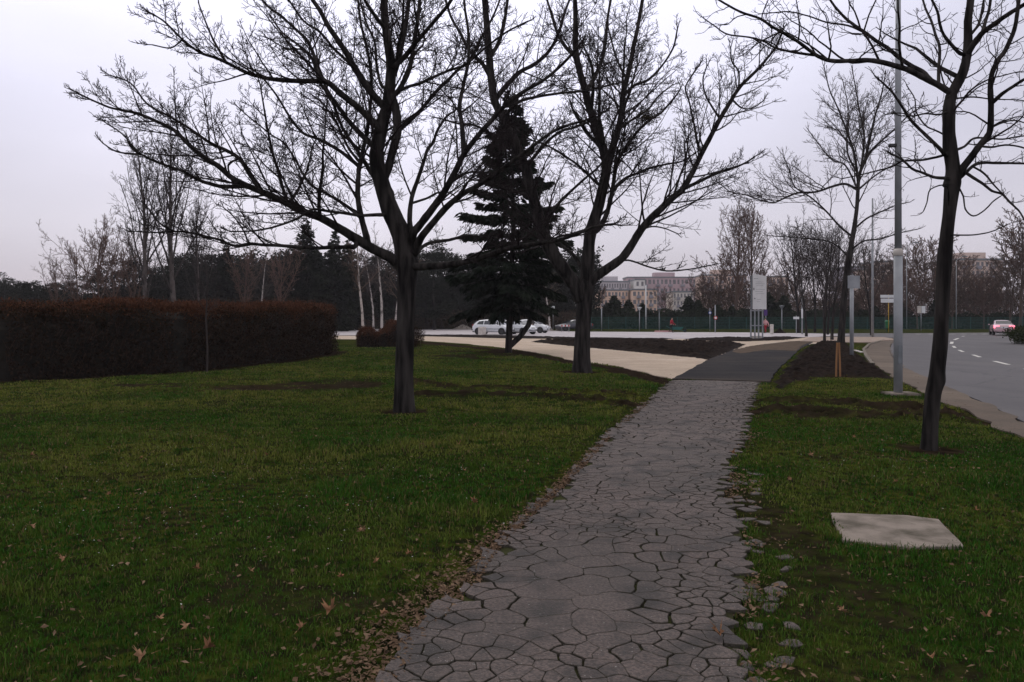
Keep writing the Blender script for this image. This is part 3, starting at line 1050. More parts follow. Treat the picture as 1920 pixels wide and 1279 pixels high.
near = [(265, 1246, .11, 'curled tan fallen leaf lowest on the lawn toward the left corner'), (392, 1230, .10, 'orange tan fallen leaf on the lawn, right of the lowest curled tan leaf'),
        (620, 1158, .13, 'large dark brown crumpled leaf on the grass beside the leaf litter'), (565, 1190, .09, 'pale tan leaf just below the large dark crumpled leaf'),
        (768, 1051, .09, 'reddish tan leaf on the grass close to the left edge of the path'), (890, 952, .12, 'pale upright fallen leaf nearest the path, below the left trunk'),
        (678, 1013, .09, 'thin grey brown leaf on the lawn left of the path'), (60, 999, .09, 'reddish brown leaf alone at the far left of the lawn'),
        (1350, 1204, .12, 'dark curled leaf lying on the cracked path near its right edge'), (1374, 854, .13, 'pale bent leaf lying on the right edge of the path'),
        (1745, 1247, .08, 'small orange leaf in the grass below the concrete slab')]
for i, (px, py, s, lb) in enumerate(near):
    big_leaf(i, px, py, s * .85, lb)
rr = random.Random(4)
far_ = [(205, 935), (650, 960), (370, 1085), (470, 1090), (705, 1068), (640, 1098), (860, 842), (890, 805), (1520, 862), (1680, 915), (1830, 965), (300, 1175), (1480, 910), (500, 860), (770, 955), (1600, 830), (120, 1060), (720, 1165), (350, 1190), (870, 890), (265, 865), (60, 860), (1850, 1170), (1580, 1160)]
for i, (px, py) in enumerate(far_):
    big_leaf(100 + i, px, py, rr.uniform(.055, .085), 'small dry brown fallen leaf lying singly on the lawn')
# ------------------------------------------------------------------ trees
ORD = ['first', 'second', 'third', 'fourth', 'fifth', 'sixth', 'seventh', 'eighth', 'ninth', 'tenth', 'eleventh', 'twelfth', 'thirteenth', 'fourteenth', 'fifteenth', 'sixteenth', 'seventeenth', 'eighteenth', 'nineteenth', 'twentieth']
def ordinal(i):
    if i < 20: return ORD[i]
    t = ['', '', 'twenty', 'thirty', 'forty', 'fifty', 'sixty', 'seventy', 'eighty'][(i + 1) // 10]
    return t + ('-' + ORD[(i + 1) % 10 - 1] if (i + 1) % 10 else 'th')
def relabel(objs, text, key):
    objs = sorted(objs, key=key)
    for i, o in enumerate(objs):
        o['label'] = text % ordinal(i)
def tubes_mesh(name, tubes, mat_, parent, smooth=True, origin=(0, 0, 0)):
    """tubes: list of (pts, radii, sides); all become one mesh, grown at once per size class"""
    groups = {}
    for pts, rad, s in tubes:
        groups.setdefault((len(pts), s), []).append((pts, rad))
    Vs, Qs, Ts, off = [], [], [], 0
    for (n, s), L in groups.items():
        Pn = np.array([[tuple(p) for p in t[0]] for t in L], dtype=np.float64) - np.array(origin)
        Rn = np.array([t[1] for t in L], dtype=np.float64)
        T = np.empty_like(Pn)
        T[:, 1:-1] = Pn[:, 2:] - Pn[:, :-2]
        T[:, 0] = Pn[:, 1] - Pn[:, 0]
        T[:, -1] = Pn[:, -1] - Pn[:, -2]
        T /= np.linalg.norm(T, axis=2, keepdims=True) + 1e-9
        mean = Pn[:, -1] - Pn[:, 0]
        ax = np.argmin(np.abs(mean), axis=1)
        ref = np.eye(3)[ax][:, None, :]
        A = np.cross(T, np.broadcast_to(ref, T.shape))
        A /= np.linalg.norm(A, axis=2, keepdims=True) + 1e-9
        B = np.cross(T, A)
        an = np.arange(s) * 2 * np.pi / s
        ring = Pn[:, :, None, :] + (A[:, :, None, :] * np.cos(an)[None, None, :, None] + B[:, :, None, :] * np.sin(an)[None, None, :, None]) * Rn[:, :, None, None]
        m = len(L)
        Vs.append(ring.reshape(-1, 3))
        t_, i_, k_ = np.meshgrid(np.arange(m), np.arange(n - 1), np.arange(s), indexing='ij')
        b0 = off + (t_ * n + i_) * s
        j_ = (k_ + 1) % s
        q = np.stack([b0 + k_, b0 + j_, b0 + s + j_, b0 + s + k_], -1).reshape(-1, 4)
        Qs.append(q)
        off += m * n * s
    return mesh_obj(name, np.concatenate(Vs), (np.concatenate(Qs), np.zeros((0, 3))), mat_, parent, smooth)

def rot_dir(d, ang, az, rnd=None):
    ref = Vector((0, 0, 1)) if abs(d.z) < .9 else Vector((1, 0, 0))
    a = d.cross(ref).normalized()
    b = d.cross(a)
    s = a * math.cos(az) + b * math.sin(az)
    return (d * math.cos(ang) + s * math.sin(ang)).normalized()

def grow(out, p, d, L, r, lev, K, rnd):
    """K: dict of per-level lists: nseg, wob, up, nch, ang, ratio, rmin, sides, t0"""
    n = K['nseg'][lev]
    pts, rad = [p.copy()], [r]
    step = L / n
    wob, up = K['wob'][lev], K['up'][lev]
    rmin = K['rmin']
    dirs = [d]
    for i in range(n):
        d = Vector((d.x + rnd.gauss(0, wob), d.y + rnd.gauss(0, wob), d.z + rnd.gauss(0, wob) + up)).normalized()
        p = p + d * step
        pts.append(p)
        dirs.append(d)
        rad.append(max(rmin, r * (1 - (i + 1) / n * .78)))
    out[lev].append((pts, rad, K['sides'][lev]))
    if lev + 1 < len(K['nseg']):
        spawn(out, pts, rad, L, lev + 1, K, rnd, K['t0'][lev])
def spawn(out, pts, rad, L, lev, K, rnd, t0, dens=1.0, lscale=1.0):
    n = len(pts) - 1
    nc = K['nch'][lev] * dens * (.75 + .5 * rnd.random())
    if lev == 1:
        nc = K['pm'] * L * dens
    nc = int(nc + rnd.random())
    az = rnd.random() * 6.28
    for k in range(nc):
        t = t0 + (1 - t0) * (k + rnd.random()) / nc
        f = t * n
        i = min(int(f), n - 1)
        q = pts[i].lerp(pts[i + 1], f - i)
        d = (pts[i + 1] - pts[i]).normalized()
        az += 2.4 + rnd.uniform(-.5, .5)
        ang = math.radians(K['ang'][lev] + rnd.gauss(0, 8))
        nd = rot_dir(d, ang, az)
        if K.get('flat'):
            nd.z = nd.z * K['flat'] + .05
            nd.normalize()
        if lev <= 2 and nd.z < K.get('minz', -.35):
            nd.z = abs(nd.z) * .3
            nd.normalize()
        l = min(L * K['ratio'][lev] * ((1.15 - .75 * t) if lev > 1 else (1.15 - .95 * t)) * rnd.uniform(.6, 1.2) * lscale, K['lmax'][lev] * (1 if lev > 1 else (1.1 - .75 * t)))
        if l < K['lmin']: continue
        r = rad[i] + (rad[i + 1] - rad[i]) * (f - i)
        grow(out, q, nd, l, max(K['rmin'], min(r * .55, .003 + l * .0105)), lev, K, rnd)
    # a limb ends in a spray, not in a stump
    return

def smooth_path(ctrl, k=4):
    """Catmull-Rom through control points of any dimension"""
    c = [np.array(p, float) for p in ctrl]
    c = [2 * c[0] - c[1]] + c + [2 * c[-1] - c[-2]]
    o = []
    for i in range(1, len(c) - 2):
        for j in range(k):
            t = j / k
            o.append(.5 * ((2 * c[i]) + (-c[i - 1] + c[i + 1]) * t + (2 * c[i - 1] - 5 * c[i] + 4 * c[i + 1] - c[i + 2]) * t * t + (-c[i - 1] + 3 * c[i] - 3 * c[i + 1] + c[i + 2]) * t ** 3))
    o.append(c[-2])
    return o

def limb_from_px(Y0, pxs, r0, r1, y_start, y_end, rnd, wob=.012):
    """pxs photo points of the limb; it leaves the depth of its trunk by y_start..y_end metres along the way; radii in metres"""
    n = len(pxs)
    L = [0]
    for a, b in zip(pxs[:-1], pxs[1:]):
        L.append(L[-1] + math.hypot(a[0] - b[0], a[1] - b[1]))
    ctrl = []
    for (px, py), l in zip(pxs, L):
        t = l / L[-1]
        dy = y_start + (y_end - y_start) * (t ** .9)
        ctrl.append(P(px, py, Y0 + dy))
    pts = [Vector(tuple(p)) for p in smooth_path(ctrl, 4)]
    for i in range(1, len(pts) - 1):
        pts[i] += Vector((rnd.gauss(0, wob), rnd.gauss(0, wob), rnd.gauss(0, wob)))
    m = len(pts) - 1
    rad = [max(.004, r0 + (r1 - r0) * (i / m) ** .8) * (1 + rnd.gauss(0, .03)) for i in range(len(pts))]
    return pts, rad

def trunk_mesh(pts, rad, seed, flare=.32, sides=28):
    """bark-ridged trunk: rings with lobes, root flare at the foot"""
    res, rr_ = [], []
    for i in range(len(pts) - 1):
        k = max(2, int((pts[i + 1] - pts[i]).length / .05))
        for j in range(k):
            res.append(pts[i].lerp(pts[i + 1], j / k)); rr_.append(rad[i] + (rad[i + 1] - rad[i]) * j / k)
    res.append(pts[-1]); rr_.append(rad[-1])
    vs, fs = [], []
    z0 = res[0].z
    an = np.arange(sides) / sides * 2 * np.pi
    for i, (p, r) in enumerate(zip(res, rr_)):
        h = p.z - z0
        fl = 1 + flare * math.exp(-h / (r * 1.3 + .01)) * (1 + .35 * np.sin(an * 5 + seed))
        ridge = 1 + .10 * (fbm(an * 3.5 / 6.28 * 5 + seed, np.full(sides, h * 1.6 + seed), 3) - .5) * 2
        # seamless round the stem
        ridge = ridge * .5 + .5 * (1 + .06 * np.sin(an * 7 + h * 2 + seed) + .04 * np.sin(an * 13 + h * 5.3))
        for a, q in zip(an, r * fl * ridge):
            vs.append((p.x + math.cos(a) * q, p.y + math.sin(a) * q, p.z))
    n = len(res)
    for i in range(n - 1):
        for k in range(sides):
            j = (k + 1) % sides
            fs.append((i * sides + k, i * sides + j, (i + 1) * sides + j, (i + 1) * sides + k))
    return vs, fs

def traced_tree(name, label, bx, by, trunk_px, limbs, K, seed, extra=0, mats=('bark_dark', 'twig_dark'), group=None, dens=1.0, stub_dens=1.0):
    rnd = random.Random(seed)
    x0, Y0 = G(bx, by)
    org = Vector((x0, Y0, 0))
    root = empty(name, org)
    pxm = Y0 / F
    # trunk
    tp = [P(px, py, Y0) for px, py, r in trunk_px]
    tr = [r * pxm for px, py, r in trunk_px]
    ctrl = smooth_path([tuple(p) + (r,) for p, r in zip(tp, tr)], 4)
    pts = [Vector(tuple(c[:3])) for c in ctrl]
    rad = [float(c[3]) for c in ctrl]
    pts.insert(0, pts[0] + Vector((0, 0, -.12))); rad.insert(0, rad[0] * 1.05)
    vs, fs = trunk_mesh([p - org for p in pts], rad, seed)
    tk = mesh_obj('trunk', vs, fs, M[mats[0]], root, True)
    out = [[] for _ in K['nseg']]
    out[0] = []
    big = []
    for lb in limbs:
        pxs, r0, r1, ys, ye = lb[:5]
        # a side limb starts on the limb it grows from, at that limb's own depth
        if big:
            bd, bp = 1e9, None
            for q_, _, _ in big:
                for v_ in q_:
                    sx_, sy_ = CX + v_.x * F / v_.y, HY + (CH - v_.z) * F / v_.y
                    dd_ = math.hypot(sx_ - pxs[0][0], sy_ - pxs[0][1])
                    if dd_ < bd: bd, bp = dd_, (sx_, sy_, v_.y)
            if bd < 18 and math.hypot(pxs[0][0] - trunk_px[-1][0], pxs[0][1] - trunk_px[-1][1]) > 26:
                ys = bp[2] - Y0
                pxs = [(bp[0], bp[1])] + (pxs[1:] if bd < 9 else pxs)
        d_ = lb[5] if len(lb) > 5 else 1.0
        p_, r_ = limb_from_px(Y0, pxs, r0 * pxm * (.88 if r0 < 14 else 1), max(r1 * pxm, K['rmin']), ys, ye, rnd, .05 * pxm * 14 / 9)
        big.append((p_, r_, 12 if r0 > 5 else 8))
        Lm = sum((b - a).length for a, b in zip(p_[:-1], p_[1:]))
        spawn(out, p_, r_, Lm, 1, K, rnd, .22, dens * d_)
        # terminal fork
        dd = (p_[-1] - p_[-3]).normalized()
        for s in range(2):
            grow(out, p_[-1], rot_dir(dd, rnd.uniform(.15, .5), rnd.random() * 6.28), K['lmax'][1] * rnd.uniform(.06, .15), r_[-1] * .8, 1, K, rnd)
    # limbs toward and away from the viewer that the photo shows only end on
    zt = [p for p in pts if p.z > pts[-1].z - .2] or [pts[-1]]
    for k in range(extra):
        src = big[rnd.randrange(min(len(big), 6))]
        i = rnd.randrange(int(len(src[0]) * .15), int(len(src[0]) * .7))
        p = src[0][i]
        d = Vector((rnd.uniform(-.5, .5), (1 if k % 2 else -1) * rnd.uniform(.5, 1), rnd.uniform(.3, 1.1))).normalized()
        L = rnd.uniform(.5, 1) * K['extraL']
        n = 9
        q, rr2, dd = [p.copy()], [src[1][i] * .55], d
        for s in range(n):
            dd = (dd + Vector((rnd.gauss(0, .12), rnd.gauss(0, .12), rnd.gauss(0, .08) + .05))).normalized()
            q.append(q[-1] + dd * L / n)
            rr2.append(max(K['rmin'], rr2[0] * (1 - (s + 1) / n * .85)))
        big.append((q, rr2, 8))
        spawn(out, q, rr2, L, 1, K, rnd, .15, dens)
    tubes_mesh('limb', big, M[mats[0]], root, True, org).name = 'limbs'
    allt = [t for lv in out for t in lv]
    tubes_mesh('crown', allt, M[mats[1]], root, True, org)
    tag(root, label, 'tree', group)
    print(name, 'tubes', len(allt), [len(o) for o in out])
    return root

# --- left maple
K1 = dict(nseg=[1, 9, 6, 4, 3], wob=[0, .06, .09, .13, .17], up=[0, .03, .04, .05, .05], nch=[0, 2.9, 6.8, 6.4, 2.8], perm=False,
          ang=[0, 44, 42, 44, 45], ratio=[0, .40, .46, .48, .5], lmax=[0, 1.9, .85, .40, .2], lmin=.04, rmin=.0036, pm=4.4, sides=[8, 6, 4, 3, 3], t0=[.2, .15, .12, .1, .1], extraL=3.0, minz=-.25)
T1 = [
    ([(764, 500), (752, 440), (731, 392), (712, 330), (706, 290), (713, 250), (724, 205), (731, 165), (733, 120), (727, 80), (721, 25), (719, -60), (726, -150)], 20, 5, 0, .2),
    ([(717, 352), (727, 318), (737, 280), (745, 248), (743, 211), (733, 178)], 9, 8, 0, .0),
    ([(735, 150), (745, 118), (754, 80), (762, 39), (770, -30), (780, -110)], 8, 3, 0, 1.2),
    ([(737, 130), (760, 105), (781, 78), (810, 45), (838, 12), (865, -30)], 6, 2.5, 0, -1.2),
    ([(746, 172), (768, 129), (776, 80), (786, 15), (788, -60)], 6.5, 3, 0, .8),
    ([(752, 500), (730, 482), (700, 467), (662, 444), (639, 430), (600, 408), (569, 397), (530, 377), (491, 360), (440, 337), (410, 312), (374, 289), (345, 262), (323, 242), (264, 215), (225, 206), (198, 199), (147, 176)], 12, 1.2, 0, -1.6, 1.3),
    ([(491, 360), (470, 330), (448, 297), (420, 280), (397, 270), (358, 243), (319, 219), (276, 195), (245, 156), (205, 141)], 5, 1.1, -.7, -.2, 1.3),
    ([(460, 349), (420, 350), (395, 345), (374, 338), (345, 322), (319, 313), (290, 302), (264, 289), (245, 275), (233, 254), (195, 228)], 4.5, 1.0, -.8, -2.2, 1.2),
    ([(264, 289), (240, 288), (215, 283), (192, 268)], 2.2, 1, -1.7, -2.2),
    ([(448, 297), (428, 310), (435, 340)], 2.5, 1.5, -.6, -.4, .6),
    ([(688, 458), (686, 440), (678, 410), (671, 371), (672, 330), (675, 305), (686, 258), (692, 219), (697, 160), (690, 100), (676, 40), (668, -40)], 7.5, 2, -.1, .9),
    ([(671, 311), (640, 285), (600, 262), (569, 250), (545, 222), (522, 184), (500, 155), (475, 130)], 4.5, 1.2, .3, -.3),
    ([(675, 305), (655, 280), (640, 250), (628, 225), (606, 195), (585, 178)], 3.6, 1.6, .4, 1.4),
    ([(665, 463), (655, 463), (620, 464), (589, 465), (530, 461), (490, 459), (467, 457), (440, 461), (413, 450), (381, 442), (355, 436), (327, 434), (290, 436), (256, 434)], 5, 1.0, -.4, -2.2, 1.2),
    ([(327, 434), (308, 424), (295, 414), (283, 398), (272, 383)], 2.0, 1, -1.8, -2.2),
    ([(468, 457), (455, 430), (440, 408), (420, 390)], 1.8, 1, -1.0, -.8),
    ([(722, 402), (700, 403), (675, 404), (647, 400), (615, 396), (585, 393), (557, 410), (520, 424), (483, 432), (455, 434), (432, 434)], 4.5, 1.1, 0, -1.8, 1.2),
    ([(676, 408), (660, 394), (639, 379), (610, 362), (585, 348), (568, 326), (557, 305), (545, 285), (530, 266), (510, 254), (490, 238), (471, 223), (444, 199)], 4, 1.1, .0, .8, 1.2),
    ([(712, 262), (709, 240), (675, 205), (639, 176), (615, 155), (590, 152), (561, 152), (514, 149), (490, 144), (464, 137), (424, 117), (400, 107), (374, 98), (342, 74), (311, 43), (288, 27)], 8, 1.2, 0, -2.0, 1.2),
    ([(342, 74), (320, 90), (285, 84)], 1.6, 1, -1.8, -2),
    ([(424, 117), (400, 75), (385, 40), (372, 5)], 2.6, 1.1, -1.2, -1.0),
    ([(717, 205), (695, 172), (666, 129), (650, 100), (635, 78), (615, 48), (600, 20), (575, -20), (560, -80)], 8.5, 3, 0, -.8),
    ([(640, 178), (620, 160), (604, 145), (590, 108), (577, 78), (560, 60), (550, 51), (525, 28), (500, 10), (470, -30)], 5, 1.8, -.3, .8),
    ([(706, 285), (680, 255), (652, 225), (640, 208), (620, 180), (600, 155), (585, 110), (560, 85), (530, 62), (510, 35)], 6.5, 1.6, 0, 1.6),
    ([(700, 330), (682, 301), (668, 280), (651, 254), (640, 235), (625, 195), (612, 175), (600, 130), (570, 95), (535, 90), (500, 70)], 5.5, 1.2, 0, 2.0),
    ([(664, 128), (648, 112), (625, 90), (600, 60), (570, 40), (545, 5)], 3.5, 1.5, -.4, -1.6),
    ([(715, 160), (706, 120), (703, 80), (690, 50), (680, 20), (670, -30)], 4, 1.6, 0, 1.6),
    ([(719, 60), (707, 35), (690, 10), (672, -20), (650, -60)], 5, 2.2, .05, -1),
    ([(768, 485), (774, 440), (785, 425), (811, 391), (828, 368), (842, 344), (857, 315), (870, 289), (900, 250), (928, 219), (950, 195), (985, 170), (1020, 150), (1060, 115), (1090, 80)], 10, 2, 0, -1.4),
    ([(868, 292), (868, 260), (866, 235), (863, 215), (862, 195), (868, 165), (872, 145), (878, 117), (879, 80), (877, 50), (871, 10), (868, -50)], 5.5, 2.2, -.5, .3),
    ([(770, 440), (768, 414), (772, 371), (784, 335), (795, 301), (802, 280), (813, 266), (820, 245), (838, 218), (852, 209)], 6, 2.2, 0, 1.6),
    ([(775, 480), (788, 448), (810, 420), (835, 391), (855, 373), (874, 360), (905, 343), (932, 324), (952, 309), (985, 285), (1015, 262), (1050, 240), (1100, 225)], 8.5, 1.8, 0, -2.2),
    ([(770, 495), (785, 470), (805, 456), (842, 450), (865, 444), (881, 442), (905, 445), (930, 446)], 5, 1.8, 0, 1.5),
    ([(758, 505), (790, 500), (835, 497), (870, 492), (900, 484), (935, 472), (960, 465), (1000, 458), (1040, 452), (1085, 438), (1115, 425), (1150, 420)], 9, 1.5, 0, -2.4),
    ([(741, 250), (750, 243), (770, 225), (790, 205), (815, 175), (840, 150), (862, 128), (880, 113), (900, 75), (925, 30), (945, -20)], 5.5, 1.8, .0, .9),
    ([(748, 172), (765, 163), (788, 156), (812, 145), (835, 135), (855, 128), (874, 121), (910, 90), (950, 60), (990, 40)], 4, 1.5, 0, -1.4),
    ([(842, 344), (860, 330), (890, 322), (905, 330), (925, 345), (945, 350)], 3, 1.2, -.5, .6),
    ([(775, 385), (800, 372), (822, 361), (843, 362), (862, 375)], 3, 1.4, .3, 1.2),
]
traced_tree('bare_maple_tree', 'wide dark leafless tree in the lawn, nearest tree on the left of the path', 758, 772,
            [(758, 772, 17.5), (758, 700, 17), (760, 620, 16.5), (762, 560, 17), (763, 520, 18.5), (764, 495, 21), (762, 476, 17)], T1, K1, 21, extra=8, dens=1.0)

# --- second maple beyond, beside the light path
K2 = dict(nseg=[1, 9, 6, 4, 3], wob=[0, .07, .10, .14, .18], up=[0, .03, .04, .05, .06], nch=[0, 3.4, 6.6, 6, 2.4], perm=False,
          ang=[0, 46, 44, 46, 45], ratio=[0, .42, .46, .48, .5], lmax=[0, 3.0, 1.4, .65, .3], lmin=.07, rmin=.0056, pm=3.8, sides=[8, 6, 4, 3, 3], t0=[.2, .15, .12, .1, .1], extraL=4.2, minz=-.3)
T2 = [
    ([(1096, 540), (1101, 517), (1103, 480), (1107, 438), (1120, 395), (1131, 350), (1137, 315), (1134, 290), (1118, 241), (1105, 200), (1096, 166), (1083, 118), (1079, 80), (1079, 40), (1078, 0), (1074, -70)], 14, 3.5, 0, -.6),
    ([(1135, 325), (1143, 295), (1153, 263), (1161, 235), (1166, 206), (1168, 180), (1175, 149), (1183, 115), (1188, 88), (1196, 50), (1203, 10), (1215, -60)], 9, 3, -.1, .8),
    ([(1114, 440), (1122, 430), (1136, 405), (1144, 377), (1150, 345), (1153, 324), (1160, 298), (1171, 280), (1185, 260), (1197, 245), (1218, 225), (1241, 210), (1271, 175)], 6, 1.5, 0, -1.6),
    ([(1147, 363), (1160, 345), (1175, 333), (1197, 324), (1219, 315), (1250, 308), (1280, 302), (1306, 285)], 4, 1.3, -.4, .8),
    ([(1122, 346), (1100, 325), (1079, 306), (1050, 287), (1022, 271), (995, 262), (965, 240)], 3.5, 1.3, 0, -1.8),
    ([(1131, 292), (1120, 270), (1101, 250), (1088, 230), (1075, 207)], 4.5, 2.5, -.3, -.9, .7),
    ([(1098, 545), (1114, 522), (1140, 503), (1166, 484), (1185, 458), (1201, 432), (1222, 408), (1241, 390), (1262, 370), (1280, 355), (1300, 320), (1315, 289), (1333, 255), (1350, 223), (1368, 193), (1385, 166), (1402, 148), (1420, 131), (1438, 110), (1455, 88), (1468, 57)], 11, 1.6, 0, -1.5),
    ([(1280, 357), (1310, 341), (1341, 326), (1360, 320), (1381, 313), (1400, 304), (1416, 293)], 4, 1.3, -.7, -1.4),
    ([(1312, 290), (1307, 265), (1303, 240), (1298, 219), (1292, 190), (1285, 166), (1295, 145), (1312, 120)], 3, 1.1, -.9, .3),
    ([(1350, 222), (1335, 200), (1323, 178), (1318, 150), (1325, 125)], 2.4, 1.1, -1, -1.8),
    ([(1372, 190), (1390, 202), (1410, 203), (1430, 190)], 2, 1.1, -1.1, -.8, .7),
    ([(1388, 165), (1385, 135), (1372, 115), (1370, 90)], 2, 1.1, -1.2, -1.8, .7),
    ([(1262, 368), (1275, 330), (1285, 300), (1284, 270), (1298, 245)], 2.6, 1.2, -.6, .8),
    ([(1150, 494), (1178, 488), (1215, 500), (1250, 508), (1292, 505), (1330, 498)], 2.2, 1.1, -.2, -1.5),
    ([(1090, 560), (1078, 535), (1055, 503), (1038, 478), (1025, 455), (1015, 430), (1010, 408), (1002, 380), (995, 352), (985, 315), (971, 281), (960, 252), (948, 227), (936, 208), (927, 188), (922, 155), (919, 129), (916, 85), (912, 40), (909, 0), (902, -70)], 15, 5, 0, -.7),
    ([(1096, 512), (1086, 494), (1074, 477), (1055, 462), (1035, 447), (1015, 435)], 5, 2.5, 0, 1.2),
    ([(940, 216), (958, 205), (975, 190), (1005, 182), (1050, 175), (1100, 170), (1150, 158)], 4.5, 1.5, -.5, -2.2),
    ([(1024, 448), (1022, 425), (1045, 385), (1069, 360), (1100, 332), (1125, 310), (1150, 270)], 4.5, 1.5, -.1, -2.0),
    ([(985, 318), (1005, 290), (1030, 262), (1055, 245), (1075, 240), (1110, 225), (1140, 205)], 4, 1.5, -.4, -2.2),
    ([(929, 190), (950, 160), (975, 135), (1003, 120), (1030, 95), (1048, 60), (1060, 20), (1080, -30)], 6, 2, -.5, .5),
    ([(922, 150), (905, 120), (880, 95), (862, 60), (845, 30), (830, -20)], 5, 2, -.5, .8),
    ([(919, 110), (935, 80), (945, 45), (952, 0), (960, -50)], 5, 2, -.5, .2),
    ([(970, 280), (950, 262), (920, 250), (890, 235), (860, 232), (825, 222)], 4, 1.5, -.4, -1.8),
    ([(1000, 372), (975, 360), (945, 352), (915, 340), (885, 338)], 3.5, 1.4, -.2, 1.6),
    ([(1097, 170), (1115, 145), (1128, 115), (1135, 80), (1140, 30), (1150, -30)], 5, 2, -.3, 1.4),
    ([(1082, 110), (1062, 90), (1045, 62), (1035, 30), (1020, -20)], 4.5, 2, -.4, .9),
    ([(1168, 180), (1190, 160), (1215, 150), (1240, 125), (1262, 90), (1270, 55)], 3.6, 1.4, .2, -1.4),
    ([(1158, 240), (1185, 225), (1215, 205), (1235, 180), (1260, 160)], 3.2, 1.3, .1, 1.8),
    ([(1176, 150), (1160, 120), (1150, 90), (1140, 50)], 3, 1.4, .3, 1.5),
    ([(1108, 430), (1075, 438), (1045, 445), (1010, 462), (985, 470)], 3.2, 1.3, 0, -1.8),
    ([(1202, 430), (1222, 425), (1245, 428), (1270, 438)], 2.0, 1.1, -.4, .8, .6),
]
traced_tree('bare_maple_tree', 'tall dark leafless tree between the light gravel path and the lawn, forking low', 1090, 698,
            [(1090, 698, 15.5), (1091, 650, 14.5), (1094, 600, 14), (1096, 560, 15), (1096, 535, 17), (1096, 522, 12)], T2, K2, 33, extra=9, dens=1.0)

